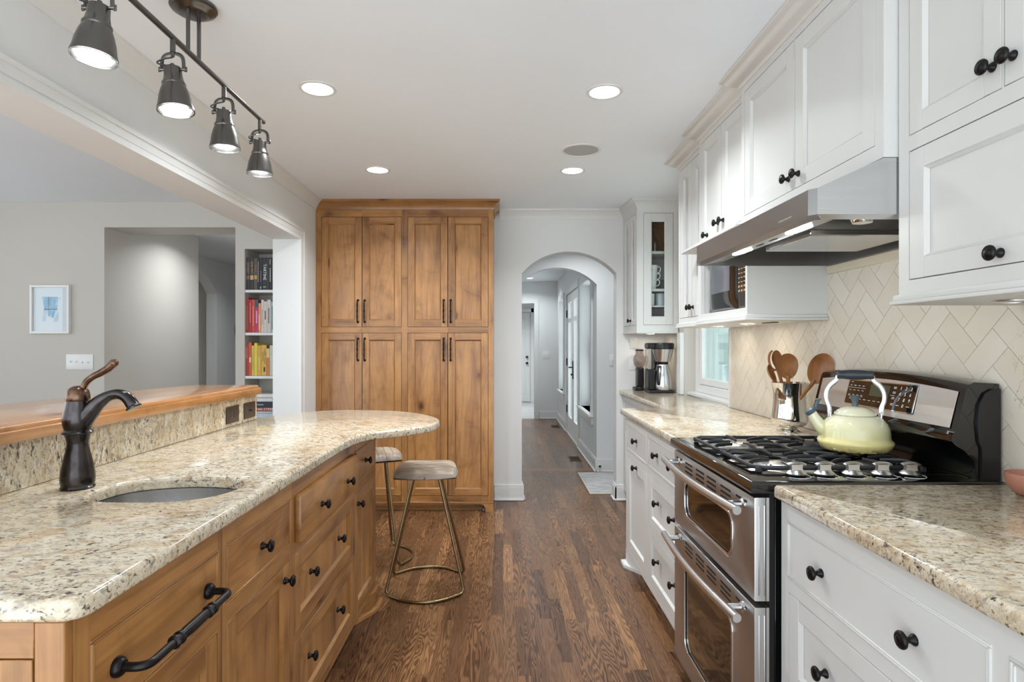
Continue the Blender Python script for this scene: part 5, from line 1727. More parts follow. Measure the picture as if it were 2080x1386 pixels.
# ================================================================== COFFEE MAKER, GRINDER
QX, QY = 1.235, 4.74
cm = thing('coffee_maker', 'steel and black coffee maker with thermal carafe in the corner', 'coffee maker', (QX, QY, 0.9302))
z0 = 0.9302
mb = MB()
mb.slab([(QX - 0.10, QY - 0.09), (QX + 0.085, QY - 0.09), (QX + 0.105, QY - 0.06), (QX + 0.105, QY + 0.07), (QX - 0.10, QY + 0.07)], z0 + 0.001, z0 + 0.024, 0.006)
build(mb, 'base', BLACKM, cm)
mb = MB()
mb.box(QX - 0.098, QX - 0.045, QY - 0.055, QY + 0.065, z0 + 0.024, z0 + 0.185, 0, 0.006)
mb.box(QX - 0.045, QX + 0.05, QY + 0.045, QY + 0.068, z0 + 0.024, z0 + 0.36, 0, 0.004)
build(mb, 'tower', BLACKM, cm)
mb = MB(); mb.box(QX - 0.096, QX - 0.047, QY - 0.052, QY + 0.062, z0 + 0.186, z0 + 0.345, 0, 0.006)
build(mb, 'water_tank', TGLASS, cm)
mb = MB(); mb.box(QX - 0.10, QX - 0.04, QY - 0.058, QY + 0.068, z0 + 0.346, z0 + 0.392, 0, 0.008)
mb.lathe([(0.0845, 0.345), (0.086, 0.360), (0.086, 0.385), (0.080, 0.393), (0.0, 0.394)], 36, 0, (QX + 0.025, QY - 0.02, z0))
build(mb, 'lid', BLACKM, cm)
mb = MB(); mb.lathe([(0.046, 0.243), (0.0565, 0.245), (0.062, 0.262), (0.0835, 0.343), (0.080, 0.345)], 36, 0, (QX + 0.025, QY - 0.02, z0))
build(mb, 'brew_basket', STEELV, cm)
mb = MB(); mb.lathe([(0.040, 0.226), (0.044, 0.242)], 30, 0, (QX + 0.025, QY - 0.02, z0))
build(mb, 'drip_spout', BLACKM, cm)
mb = MB()
mb.lathe([(0.0, 0.0245), (0.072, 0.0245), (0.0755, 0.030), (0.0745, 0.06), (0.066, 0.13), (0.0545, 0.188), (0.0505, 0.195), (0.0495, 0.222), (0.046, 0.225), (0.0, 0.225)], 40, 0, (QX + 0.025, QY - 0.02, z0))
caf = build(mb, 'carafe', STEELV, cm)
mb = MB(AX((QX + 0.025, QY - 0.02, z0), (1, 0, 0), (0, 1, 0), (0, 0, 1)))
hd = Vector((-0.62, -0.78, 0)).normalized()
pts = [hd * r + Vector((0, 0, z)) for r, z in ((0.050, 0.208), (0.078, 0.205), (0.092, 0.180), (0.094, 0.12), (0.086, 0.075), (0.074, 0.066))]
mb.tube(cat(pts, 4), 0.0085, 10, flat=(1.2, 0.8))
build(mb, 'carafe_handle', BLACKM, caf)

gr = thing('coffee_grinder', 'small coffee grinder half hidden behind the coffee maker', 'coffee grinder', (1.12, 4.95, 0.9302))
mb = MB(); mb.box(1.082, 1.158, 4.90, 5.01, z0 + 0.001, z0 + 0.03, 0, 0.006); mb.box(1.105, 1.158, 4.91, 5.0, z0 + 0.03, z0 + 0.19, 0, 0.008)
build(mb, 'base', BLACKM, gr)
mb = MB(); mb.lathe([(0.03, 0.191), (0.045, 0.215), (0.052, 0.25), (0.050, 0.275), (0.034, 0.30), (0.03, 0.325)], 26, 0, (1.128, 4.95, z0))
build(mb, 'bean_hopper', glass_pane('smoky_hopper', (0.74, 0.68, 0.66, 1), 1.4), gr)
mb = MB(); mb.lathe([(0.034, 0.326), (0.034, 0.338), (0.02, 0.342), (0, 0.342)], 20, 0, (1.128, 4.95, z0))
build(mb, 'hopper_lid', BLACKM, gr)

# ================================================================== HOOD
HXF = 0.815
HY0, HY1 = 1.577, 2.515
hd_ = thing('range_hood', 'stainless under-cabinet range hood above the range', 'range hood', (1.1, 2.05, 1.637))
mb = MB()
t = 0.004
zt, zf, zb_ = 1.798, 1.719, 1.6375
# front band with chamfered near corner, top skin, sides, back
c = 0.022
mb.prism([(HXF, HY0 + c), (HXF + t, HY0 + c), (HXF + t, HY1), (HXF, HY1)], zb_ + 0.012, zf)
mb.add([(HXF, HY0 + c, zb_ + 0.012), (HXF + 0.014, HY0, zb_ + 0.012), (HXF + 0.014, HY0, zf), (HXF, HY0 + c, zf)], [(0, 1, 2, 3)])
mb.add([(HXF, HY0 + c, zb_ + 0.012), (HXF + 0.014, HY0, zb_ + 0.012), (HXF + 0.030, HY0 + 0.012, zb_), (HXF + 0.016, HY0 + c, zb_), (HXF, HY1, zb_ + 0.012), (HXF + 0.016, HY1, zb_)], [(0, 1, 2, 3), (0, 3, 5, 4)])
mb.add([(HXF, HY0 + c, zf), (HXF + 0.014, HY0, zf), (1.003, HY0, zt), (1.003, HY1, zt), (HXF, HY1, zf), (XR - 0.016, HY0, zt), (XR - 0.016, HY1, zt)], [(0, 1, 2, 3, 4), (2, 5, 6, 3)])
build(mb, 'front_band', [brushed('hood_band_steel', (0.47, 0.475, 0.48, 1), 'y', 0.34)], hd_)
mb = MB(AX((0, HY0, 0), (1, 0, 0), (0, 0, 1), (0, 1, 0)))
side = [(HXF + 0.014, zb_ + 0.012), (XR - 0.016, zb_ + 0.012), (XR - 0.016, zt), (1.003, zt), (HXF + 0.014, zf)]
mb.prism(side, 0.0, t)
mb.add([(HXF + 0.014, zb_ + 0.012, 0), (XR - 0.016, zb_ + 0.012, 0), (XR - 0.016, zb_, 0.010), (HXF + 0.030, zb_, 0.010)], [(0, 1, 2, 3)])
sidep = [(HXF, zb_), (XR - 0.016, zb_), (XR - 0.016, zt), (1.003, zt), (HXF, zf)]
build(mb, 'near_side', [STEELX], hd_)
mb = MB(AX((0, HY1 - t, 0), (1, 0, 0), (0, 0, 1), (0, 1, 0)))
mb.prism(sidep, 0.0, t)
mb.M = Matrix()
mb.box(XR - 0.022, XR - 0.016, HY0 + t, HY1 - t, zb_, zt - 0.004)
mb.box(HXF + 0.12, XR - 0.022, HY0 + t, HY1 - t, 1.725, 1.729)
build(mb, 'inner_shell', [DSTEEL], hd_)
mb = MB()
mb.add([(HXF + 0.016, HY0 + 0.012, zb_ + 0.0005), (HXF + 0.016, HY1 - 0.006, zb_ + 0.0005), (HXF + 0.115, HY1 - 0.006, zb_ + 0.020), (HXF + 0.115, HY0 + 0.012, zb_ + 0.020),
        (HXF + 0.118, HY1 - 0.006, 1.725), (HXF + 0.118, HY0 + 0.012, 1.725)], [(0, 1, 2, 3), (3, 2, 4, 5)])
build(mb, 'control_strip', [ALU], hd_)
def strip_pt(x):
    return zb_ + 0.0005 + 0.0195 * (x - HXF - 0.016) / 0.099
for y in (1.78, 2.20):
    mb = MB(AX((HXF + 0.065, y, strip_pt(HXF + 0.065)), (0.981, 0, 0.193), (0, 1, 0), (0.193, 0, -0.981)))
    mb.slab(rrect(-0.022, 0.022, -0.055, 0.055, 0.02), -0.001, 0.004, 0.002, steps=1)
    build(mb, 'light_lens', HOODL, hd_)
for y in (1.95, 2.05):
    mb = MB(AX((HXF + 0.065, y, strip_pt(HXF + 0.065)), (0.981, 0, 0.193), (0, 1, 0), (0.193, 0, -0.981)))
    mb.slab(rrect(-0.008, 0.008, -0.022, 0.022, 0.007), -0.001, 0.002, 0.001, steps=1)
    build(mb, 'rocker_switch', BLACKM, hd_)
mb = MB(); mb.box(0.965, 1.30, 1.88, 2.20, 1.648, 1.668, 0, 0.003)
build(mb, 'baffle_plate', [STEELX], hd_)
mb = MB()
mb.lathe([(0.03, 0.07), (0.034, 0.05), (0.034, 0.02), (0.026, 0.004), (0.0, 0.0)], 20, 0, (1.045, 1.74, 1.655))
for z in (0.018, 0.034, 0.05):
    mb.lathe([(0.0345, z), (0.036, z + 0.003), (0.0345, z + 0.006)], 20, 0, (1.045, 1.74, 1.655), cap=False)
build(mb, 'lamp_cage', [CHROME], hd_)
mb = MB()
mb.tube(cat([(HXF - 0.0006, 1.69 + 0.006 * i, 1.667 + 0.0016 * ((-1) ** i)) for i in range(14)], 4), 0.0005, 5)
build(mb, 'maker_mark', INKW, hd_)
mb = MB(); mb.box(XR - 0.014, XR - 0.0006, HY0, HY1, 1.60, 1.636, 0, 0.003)
struct(mb, 'trim_6', plain('cream_tile_trim', rgb(222, 212, 190), 0.3, var=0.02))

# ================================================================== MICROWAVE
mw = thing('microwave', 'black microwave oven with rounded door in the white box', 'microwave', (1.2, 2.80, 1.463))
MX0, MY0, MY1, MZ0, MZ1 = 1.062, 2.56, 3.075, 1.4655, 1.765
mb = MB(); mb.box(MX0, 1.33, MY0, MY1, MZ0, MZ1, 0, 0.006)
build(mb, 'casing', BLACK, mw)
def bulge(u, v, y0, y1, d):
    y = y0 + (y1 - y0) * u; z = MZ0 + 0.004 + (MZ1 - MZ0 - 0.008) * v
    q = (1 - abs(2 * u - 1) ** 5) * (1 - abs(2 * v - 1) ** 5)
    return (MX0 - 0.001 - d * q, y, z)
yk = 2.70
mb = MB(); mb.grid(lambda u, v: bulge(u, v, yk + 0.003, MY1, 0.016), 24, 20)
mb.grid(lambda u, v: (MX0, yk + 0.003 + (MY1 - yk - 0.003) * u, MZ0 + 0.004 + (MZ1 - MZ0 - 0.008) * v), 1, 1)
md = build(mb, 'microwave_door', BLACK, mw)
mb = MB()
def winp(u, v):
    p = bulge(0.16 + 0.66 * u, 0.30 + 0.56 * v, yk + 0.003, MY1, 0.016)
    return (p[0] - 0.0012, p[1], p[2])
mb.grid(winp, 10, 10)
build(mb, 'door_window', plain('reflective_window', rgb(120, 122, 128), 0.06, 0.35, var=0), md)
mb = MB(); mb.grid(lambda u, v: bulge(u, v, MY0, yk - 0.003, 0.012), 14, 20)
mp_ = build(mb, 'keypad', plain('bronze_black_panel', rgb(44, 32, 25), 0.18, 0.2, var=0), mw)
mb = MB()
for r in range(9):
    for k in range(3):
        u = 0.28 + 0.22 * k; v = 0.26 + 0.066 * r
        p = bulge(u, v, MY0, yk - 0.003, 0.012)
        mb.box(p[0] - 0.0012, p[0] + 0.001, p[1] - 0.010, p[1] + 0.010, p[2] - (0.0045 if r < 2 else 0.0022), p[2] + (0.0045 if r < 2 else 0.0022))
build(mb, 'key_marking', plain('tan_key_print', rgb(170, 140, 100), 0.5, var=0), mp_)

# ================================================================== STOOLS
def leather():
    m, nt, b = new_mat('worn_taupe_leather')
    tc = nd(nt, 'ShaderNodeTexCoord')
    f = noise(nt, coords(nt, (4, 14, 6), 3.0), 1.0, 4, 0.6, 0.4)
    c = ramp(nt, f, [(0.25, rgb(92, 79, 68)), (0.42, rgb(138, 123, 108)), (0.62, rgb(172, 157, 140)), (0.85, rgb(122, 108, 95))])
    link(nt, c, b.inputs['Base Color'])
    b.inputs['Roughness'].default_value = 0.38
    bump(nt, b, noise(nt, coords(nt), 300, 2), 0.08, 0.001)
    return m
LEATH = leather()
SEAM = plain('seat_seam', rgb(78, 62, 50), 0.6, var=0)
def make_stool(label, loc, rz):
    st = thing('bar_stool', label, 'bar stool', loc, 'leather bar stools by the island')
    M = Matrix.Translation(loc)
    A, B = 0.168, 0.178
    def top(s, t):
        k = (1 - abs(s) ** 5) * (1 - abs(t) ** 5)
        z = 0.612 + 0.046 * max(0, k) ** 0.42 + 0.006 * s * s
        for q in (-0.66, -0.40, -0.14, 0.12, 0.38, 0.64):
            z -= 0.005 * math.exp(-((t - q) / 0.028) ** 2) * max(0, k) ** 0.4
        return z
    def xy(s, t):
        # squarish outline with softly rounded corners
        f = 1 - 0.10 * (s * s) * (t * t)
        return A * s * f * (1.0 + 0.06 * (-t)), B * t * f
    def tf(u, v):
        s, t = 2 * u - 1, 2 * v - 1
        x, y = xy(s, t)
        return (x, y, top(s, t))
    def bf(u, v):
        s, t = 2 * u - 1, 2 * v - 1
        x, y = xy(s, t)
        k = (1 - abs(s) ** 6) * (1 - abs(t) ** 6)
        return (x, y, 0.612 - 0.008 * max(0, k) ** 0.4)
    mb = MB(M)
    mb.grid(tf, 36, 90); mb.grid(bf, 36, 90)
    bmesh.ops.remove_doubles(mb.bm, verts=mb.bm.verts[:], dist=1e-5)
    build(mb, 'seat', LEATH, st, sharp=60)
    mb = MB(M)
    for q in (-0.66, -0.40, -0.14, 0.12, 0.38, 0.64):
        mb.tube([(xy(s, q)[0], xy(s, q)[1], top(s, q) + 0.0002) for s in [-0.97 + 1.94 * i / 24 for i in range(25)]], 0.0014, 5)
    build(mb, 'stitching', SEAM, st)
    for sg in (-1, 1):
        mb = MB(M)
        y_t, y_f, bow = sg * 0.075, sg * 0.135, sg * 0.245
        zf = 0.0085
        floor_arc = [(-0.205 + 0.41 * i / 14, y_f + (bow - y_f) * (1 - (2 * i / 14 - 1) ** 2), zf) for i in range(15)]
        path = fillet([(-0.068, y_t, 0.606), (-0.205, y_f, zf)] + floor_arc[3:-3] + [(0.205, y_f, zf), (0.068, y_t, 0.606)], 0.035, 6)
        mb.tube(path, 0.0078, 10)
        build(mb, 'leg_frame', BRASS, st)
    mb = MB(M); mb.box(-0.10, 0.10, -0.10, 0.10, 0.600, 0.6055, 0, 0.002)
    build(mb, 'mounting_plate', BRASS, st)
    st.rotation_euler = (0, 0, rz)
    return st
make_stool('leather bar stool standing in the open in front of the pantry', (-0.415, 3.255, 0), radians(3))
make_stool('leather bar stool half hidden behind the island end', (-0.80, 3.675, 0), radians(-74))

# ================================================================== TRACK LIGHT
TX, TZ = -1.035, 2.268
tl = thing('track_light', 'gunmetal ceiling track light with four spot heads above the island', 'track light', (TX, 2.0, CZ))
mb = MB(AX((TX, 2.0, CZ - 0.0005), (1, 0, 0), (0, -1, 0), (0, 0, -1)))
mb.lathe([(0.0, 0.0), (0.070, 0.0), (0.0735, 0.004), (0.0735, 0.010), (0.068, 0.014), (0.068, 0.017), (0.060, 0.020), (0.052, 0.027), (0.040, 0.030), (0.0, 0.030)], 40)
build(mb, 'canopy', GUN, tl)
mb = MB()
for y in (1.965, 2.035):
    mb.tube([(TX, y, CZ - 0.028), (TX, y, TZ)], 0.0065, 12)
build(mb, 'stem', GUN, tl)
mb = MB()
mb.tube([(TX, 1.41, TZ), (TX, 2.585, TZ)], 0.0092, 14)
mb.lathe([(0.0092, 0), (0.0098, 0.002), (0.006, 0.006), (0, 0.007)], 14, 0, (0, 0, 0)) if False else None
build(mb, 'bar', GUN, tl)
for i, (y, tx, ty) in enumerate(((1.532, 3, -4), (1.874, -6, -3), (2.217, -1, 2), (2.545, 1, 2))):
    mb = MB(Matrix.Translation((TX, y, TZ)))
    mb.tube([(0, 0, -0.006), (0, 0, -0.046)], 0.0080, 12)
    mb.tube([(0, 0, -0.046), (0, 0, -0.060)], 0.0055, 10)
    # yoke
    yk_ = [(-0.034, 0, -0.105), (-0.034, 0, -0.080), (-0.030, 0, -0.062), (-0.018, 0, -0.053), (0, 0, -0.051), (0.018, 0, -0.053), (0.030, 0, -0.062), (0.034, 0, -0.080), (0.034, 0, -0.105)]
    mb.tube(cat(yk_, 3), 0.006, 8, flat=(1.0, 0.25))
    for s_ in (-1, 1):
        mb.tube([(s_ * 0.024, 0, -0.100), (s_ * 0.041, 0, -0.100)], 0.004, 8)
        mb.box(s_ * 0.041 - 0.004, s_ * 0.041 + 0.004, -0.002, 0.002, -0.108, -0.092, 0, 0.001)
    mb.tube(cat([(0.0, 0, -0.062), (-0.02, -0.012, -0.072), (-0.040, -0.012, -0.080), (-0.038, -0.014, -0.088), (-0.015, -0.016, -0.094), (-0.004, -0.02, -0.098)], 5), 0.0028, 7)
    yoke = build(mb, 'spot_head', GUN, tl)
    Hm = Matrix.Translation((TX, y, TZ - 0.100)) @ Matrix.Rotation(radians(tx), 4, 'Y') @ Matrix.Rotation(radians(ty), 4, 'X')
    mb = MB(Hm)
    # spun shade, open below
    mb.lathe([(0.0, 0.018), (0.006, 0.018), (0.006, 0.006), (0.0245, 0.004), (0.0255, 0.000), (0.0265, -0.022), (0.0300, -0.040), (0.0345, -0.046), (0.0345, -0.050), (0.0335, -0.053), (0.0400, -0.070), (0.0460, -0.092), (0.0500, -0.116), (0.0535, -0.128), (0.0535, -0.133),
              (0.0515, -0.133), (0.0480, -0.115), (0.0430, -0.090), (0.035, -0.070), (0.0, -0.066)], 40)
    sh = build(mb, 'lamp_shade', GUN, yoke)
    mb = MB(Hm); mb.lathe([(0.0505, -0.1335), (0.0535, -0.1335), (0.0535, -0.1355), (0.0505, -0.1355)], 40, cap=False)
    build(mb, 'rim', CHROME, sh)
    mb = MB(Hm); mb.lathe([(0.0385, -0.112), (0.027, -0.118), (0.0, -0.120)], 32, cap=False)
    build(mb, 'lamp', SPOTL, sh)

# ================================================================== CEILING LAMPS, SPEAKER, PUCKS
def can(label, x, y, mat, r=0.0665, group='recessed ceiling lights', watts=None):
    t = thing('recessed_light', label, 'ceiling light', (x, y, CZ), group)
    mb = MB(AX((x, y, CZ - 0.0004), (1, 0, 0), (0, -1, 0), (0, 0, -1)))
    mb.lathe([(r + 0.016, 0.0), (r + 0.015, 0.003), (r + 0.004, 0.0045), (r, 0.003), (r, 0.0005)], 40, cap=False)
    build(mb, 'trim_ring', TRIM, t)
    mb = MB(AX((x, y, CZ - 0.0004), (1, 0, 0), (0, -1, 0), (0, 0, -1)))
    mb.lathe([(r, 0.0008), (r * 0.7, 0.002), (0.0, 0.0026)], 36, cap=False)
    build(mb, 'lens', mat, t)
    ld = bpy.data.lights.new('recessed_lamp', 'AREA')
    ld.shape = 'DISK'
    ld.size = 2 * r - 0.01
    ld.energy = watts or (CAN_W if mat is LAMP else HALL_W)
    ld.color = (0.91, 0.96, 1.0)
    ld.spread = radians(140)
    lo = bpy.data.objects.new('lamp', ld)
    COL.objects.link(lo)
    lo.parent = t
    lo.location = (0, 0, -0.006)
    return t
can('round recessed ceiling light left of centre, nearer the camera', -0.821, 2.647, LAMP)
can('round recessed ceiling light in front of the pantry', -0.812, 3.87, LAMP)
can('round recessed ceiling light right of centre, nearer the camera', 0.454, 2.68, LAMP)
can('round recessed ceiling light just beyond the ceiling speaker', 0.450, 3.885, LAMP)
can('tiny recessed ceiling light in the hall beyond both arches', 0.448, 10.08, HLAMP, 0.06)
can('recessed ceiling light of the vestibule, hidden above the first arch', 0.75, 5.62, HLAMP)
can('recessed ceiling light washing the corridor wall of the next room', -2.66, 5.62, HLAMP, watts=8)
can('added unseen ceiling light for the far part of the corridor', -3.0, 7.4, HLAMP)  # lamp out of view, put in to light the corridor end
can('unseen ceiling light added to brighten the hall by the double door', 0.2, 8.0, HLAMP)  # extra lamp, out of view, lifting the hall
can('strong unseen ceiling light added for the mudroom beyond the hall', 0.1, 12.2, HLAMP, watts=22)  # invented lamp, stronger than the rest, to brighten the windowless mudroom
sp_ = thing('ceiling_speaker', 'round flush ceiling speaker with grey grille', 'speaker', (0.4525, 3.48, CZ))
mb = MB(AX((0.4525, 3.48, CZ - 0.0004), (1, 0, 0), (0, -1, 0), (0, 0, -1)))
mb.lathe([(0.117, 0.0), (0.116, 0.004), (0.104, 0.0055), (0.101, 0.003), (0.101, 0.0005)], 48, cap=False)
build(mb, 'trim_ring', TRIM, sp_)
mb = MB(AX((0.4525, 3.48, CZ - 0.0004), (1, 0, 0), (0, -1, 0), (0, 0, -1)))
mb.lathe([(0.101, 0.001), (0.05, 0.002), (0.0, 0.0025)], 48, cap=False)
build(mb, 'grille', SPK, sp_)

def puck(label, x, y, z, mat, r=0.03):
    t = thing('puck_light', label, 'under-cabinet light', (x, y, z), 'puck lights under the wall cabinets')
    mb = MB(AX((x, y, z - 0.0004), (1, 0, 0), (0, -1, 0), (0, 0, -1)))
    mb.lathe([(r + 0.008, 0.0), (r + 0.007, 0.003), (r + 0.001, 0.0045), (r, 0.001)], 30, cap=False)
    build(mb, 'trim_ring', ALU, t)
    mb = MB(AX((x, y, z - 0.0004), (1, 0, 0), (0, -1, 0), (0, 0, -1)))
    mb.lathe([(r, 0.001), (r * 0.6, 0.003), (0.0, 0.0034)], 26, cap=False)
    build(mb, 'lens', mat, t)
puck('lit puck light under the microwave box, nearer the hood', 1.195, 2.93, 1.409, PUCK)
puck('lit puck light under the glass-fronted wall cabinet', 1.208, 3.36, 1.409, PUCK)
puck('lit puck light under the corner cabinet above the coffee maker', 1.195, 4.85, 1.396, PUCK)
puck('unlit puck light under the wall cabinet at the right edge', 1.20, 1.40, 1.409, plain('unlit_lens', rgb(150, 150, 148), 0.3, var=0), 0.036)
mb = MB(); mb.box(1.205, 1.235, 2.68, 2.79, 1.404, 1.4088, 0, 0.0015)
tag(build(mb, 'under_cabinet_switch', GUN, None, (1.22, 2.735, 1.4088)), 'flat grey switch box under the microwave cabinet', 'switch')

# ================================================================== BOOKS
shf = thing('built_in_bookshelf', 'white built-in bookshelf niche glimpsed beside the opening', 'bookshelf', (-1.86, 4.9, 0.12))
mb = MB()
mb.box(NX0, NX1, 5.03, 5.06, 0.12, 2.069)
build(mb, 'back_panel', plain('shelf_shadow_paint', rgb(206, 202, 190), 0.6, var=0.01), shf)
shelf_tops = (1.7455, 1.405, 1.0605, 0.723, 0.40)
for z in shelf_tops:
    mb = MB(); mb.box(NX0, NX1, 4.752, 5.03, z - 0.022, z, 0, 0.002)
    build(mb, 'shelf', TRIM, shf)
BOOKM = {}
def bmat(c, r=0.5):
    if c not in BOOKM:
        BOOKM[c] = plain('cover_%d_%d_%d' % c, rgb(*c), r, var=0.05, vscale=30)
    return BOOKM[c]
PAPER = plain('page_block', rgb(226, 216, 196), 0.8, var=0.04, vscale=200)
def book(label, x0, x1, z0, h, col, title=None, tcol=(230, 228, 222), tsize=None, dep=0.18, group=None, marks=(), tz=0.5, yfront=4.775):
    L = ((x0 + x1) / 2, yfront + dep / 2, z0)
    b = thing('book', label, 'book', L, group)
    g = 0.0006
    x0 += g; x1 -= g
    mb = MB()
    mb.box(x0, x0 + 0.0025, yfront + 0.002, yfront + dep, z0 + 0.0002, z0 + h); mb.box(x1 - 0.0025, x1, yfront + 0.002, yfront + dep, z0 + 0.0002, z0 + h)
    mb.box(x0, x1, yfront, yfront + 0.003, z0 + 0.0002, z0 + h, 0, 0.001)
    build(mb, 'cover', bmat(col), b)
    mb = MB(); mb.box(x0 + 0.0025, x1 - 0.0025, yfront + 0.003, yfront + dep - 0.006, z0 + 0.004, z0 + h - 0.004)
    build(mb, 'pages', PAPER, b)
    if title:
        mb = MB()
        lines = title.split('|')
        for i, tx in enumerate(lines):
            xc = (x0 + x1) / 2 + ((len(lines) - 1) / 2 - i) * (tsize or 0.02) * 0.95
            text_bm(mb, tx, tsize or (x1 - x0) * 0.85, AX((xc, yfront - 0.0002, z0 + h * tz), (0, 0, -1), (1, 0, 0), (0, -1, 0)), sx=0.95)
        build(mb, 'spine_title', bmat(tcol), b)
    for u0, u1, v0, v1, c in marks:
        mb = MB(); w = x1 - x0
        mb.box(x0 + w * u0, x0 + w * u1, yfront - 0.0008, yfront + 0.001, z0 + h * v0, z0 + h * v1)
        build(mb, 'spine_mark', bmat(c), b)
    return b
PX = lambda px: (px - 1022) * 4.747 / 1215
PZ = lambda py: 1.303 + (702 - py) * 4.747 / 1215
z1_, z2_, z3_ = shelf_tops[0] + 0.0005, shelf_tops[1] + 0.0005, shelf_tops[2] + 0.0005
G1, G2, G3, G4 = 'dark books on the top shelf', 'red and pale books on the second shelf', 'orange and yellow books on the third shelf', 'books stacked flat at the bottom'
def row(edges, tops, z, scale, x_, y_):
    return [(PX(x_ + a / scale), PX(x_ + b / scale), PZ(y_ + t / scale) - z) for a, b, t in zip(edges, edges[1:], tops)]
r1 = row([100, 225, 348, 462, 525, 618, 760, 820, 920, 1010, 1110], [200, 205, 212, 215, 200, 190, 200, 190, 200, 195], z1_, 15.4, 490, 510)
book('dark brown book lettered DESSERT, leftmost on the top shelf', *r1[0][:2], z1_, r1[0][2], (66, 56, 58), 'DESSERT', (160, 150, 150), group=G1, tz=0.68, marks=[(0.1, 0.9, 0.33, 0.45, (138, 112, 104))])
book('black book lettered ONE POT in gold on the top shelf', *r1[1][:2], z1_, r1[1][2], (52, 48, 44), 'ONE POT', (190, 160, 84), group=G1, tz=0.70, marks=[(0.08, 0.92, 0.32, 0.46, (206, 168, 118))])
book('grey brown book with orange picture on the spine, top shelf', *r1[2][:2], z1_, r1[2][2], (84, 78, 70), 'SOUP', (160, 104, 78), group=G1, tz=0.68, marks=[(0.1, 0.9, 0.34, 0.46, (200, 150, 66))])
book('thin black book with a pale streak down its spine, top shelf', *r1[3][:2], z1_, r1[3][2], (34, 34, 34), group=G1, marks=[(0.2, 0.5, 0.25, 0.9, (170, 160, 146))])
book('black book with dull purple lettering left of TARTINE', *r1[4][:2], z1_, r1[4][2], (36, 38, 42), group=G1, marks=[(0.25, 0.6, 0.25, 0.6, (96, 92, 108)), (0.2, 0.55, 0.04, 0.10, (190, 190, 190))])
book('thick black book lettered TARTINE in white', *r1[5][:2], z1_, r1[5][2], (40, 42, 44), 'TARTINE', (226, 226, 222), 0.034, group=G1, tz=0.55, marks=[(0.15, 0.85, 0.085, 0.10, (214, 214, 210))])
book('slim charcoal book right of TARTINE', *r1[6][:2], z1_, r1[6][2], (60, 62, 66), group=G1)
book('black book with thin white stripe of lettering, top shelf', *r1[7][:2], z1_, r1[7][2], (30, 30, 31), group=G1, marks=[(0.3, 0.55, 0.25, 0.68, (190, 188, 180)), (0.3, 0.5, 0.78, 0.95, (190, 188, 180))])
book('dark olive grey book at the right end of the top shelf', *r1[8][:2], z1_, r1[8][2], (76, 76, 70), group=G1, marks=[(0.2, 0.5, 0.3, 0.95, (130, 128, 118))])
book('black book hidden by the door jamb on the top shelf', *r1[9][:2], z1_, r1[9][2], (40, 40, 40), group=G1)
r2 = row([92, 188, 288, 380, 490, 578, 662, 762, 880, 985, 1090], [60, 125, 125, 130, 240, 130, 185, 130, 190, 150], z2_, 15.4, 490, 600)
book('tallest brick red book, left end of the second shelf', *r2[0][:2], z2_, r2[0][2], (178, 62, 62), group=G2, marks=[(0.3, 0.6, 0.1, 0.78, (196, 110, 84))])
book('crimson book second from left on the second shelf', *r2[1][:2], z2_, r2[1][2], (176, 42, 50), group=G2, marks=[(0.35, 0.6, 0.3, 0.9, (214, 130, 124))])
book('coral red book with pale lettering on the second shelf', *r2[2][:2], z2_, r2[2][2], (206, 72, 66), group=G2, marks=[(0.3, 0.55, 0.2, 0.8, (226, 156, 140))])
book('magenta book with teal top on the second shelf', *r2[3][:2], z2_, r2[3][2], (190, 52, 96), group=G2, marks=[(0.0, 1.0, 0.76, 0.99, (52, 84, 84)), (0.3, 0.7, 0.28, 0.66, (226, 150, 190))])
book('short peach and orange book on the second shelf', *r2[4][:2], z2_, r2[4][2], (222, 150, 112), group=G2, marks=[(0.1, 0.5, 0.1, 0.6, (232, 200, 150))])
book('tall ivory book in the middle of the second shelf', *r2[5][:2], z2_, r2[5][2], (216, 202, 194), group=G2, marks=[(0.35, 0.55, 0.25, 0.7, (150, 138, 132))])
book('cream book with short dark title on the second shelf', *r2[6][:2], z2_, r2[6][2], (214, 202, 196), group=G2, marks=[(0.3, 0.65, 0.42, 0.7, (92, 82, 78))])
book('tall pale grey book with long dark title on the second shelf', *r2[7][:2], z2_, r2[7][2], (208, 204, 200), group=G2, marks=[(0.35, 0.6, 0.28, 0.75, (84, 82, 82))])
book('grey green book at the right end of the second shelf', *r2[8][:2], z2_, r2[8][2], (168, 176, 172), group=G2, marks=[(0.35, 0.6, 0.1, 0.85, (96, 110, 108))])
book('pale book hidden by the door jamb on the second shelf', *r2[9][:2], z2_, r2[9][2], (190, 190, 186), group=G2)
r3 = row([46, 104, 156, 201, 258, 326, 420, 474, 556, 612], [80, 50, 105, 60, 105, 95, 155, 100, 100], z3_, 8.66, 490, 690)
book('vermilion book, left end of the third shelf', *r3[0][:2], z3_, r3[0][2], (194, 70, 54), group=G3, marks=[(0.35, 0.55, 0.55, 0.9, (226, 170, 150))])
book('salmon orange book, tallest beside the vermilion one', *r3[1][:2], z3_, r3[1][2], (208, 92, 70), group=G3, marks=[(0.2, 0.8, 0.40, 0.55, (236, 214, 200))])
book('mustard yellow book third from left on the third shelf', *r3[2][:2], z3_, r3[2][2], (212, 188, 74), group=G3, marks=[(0.45, 0.6, 0.2, 0.7, (150, 128, 40))])
book('bright yellow book standing taller on the third shelf', *r3[3][:2], z3_, r3[3][2], (222, 202, 82), group=G3)
book('golden yellow book left of CLASSIC INDIAN COOKING', *r3[4][:2], z3_, r3[4][2], (208, 164, 66), group=G3, marks=[(0.4, 0.6, 0.2, 0.6, (230, 200, 130))])
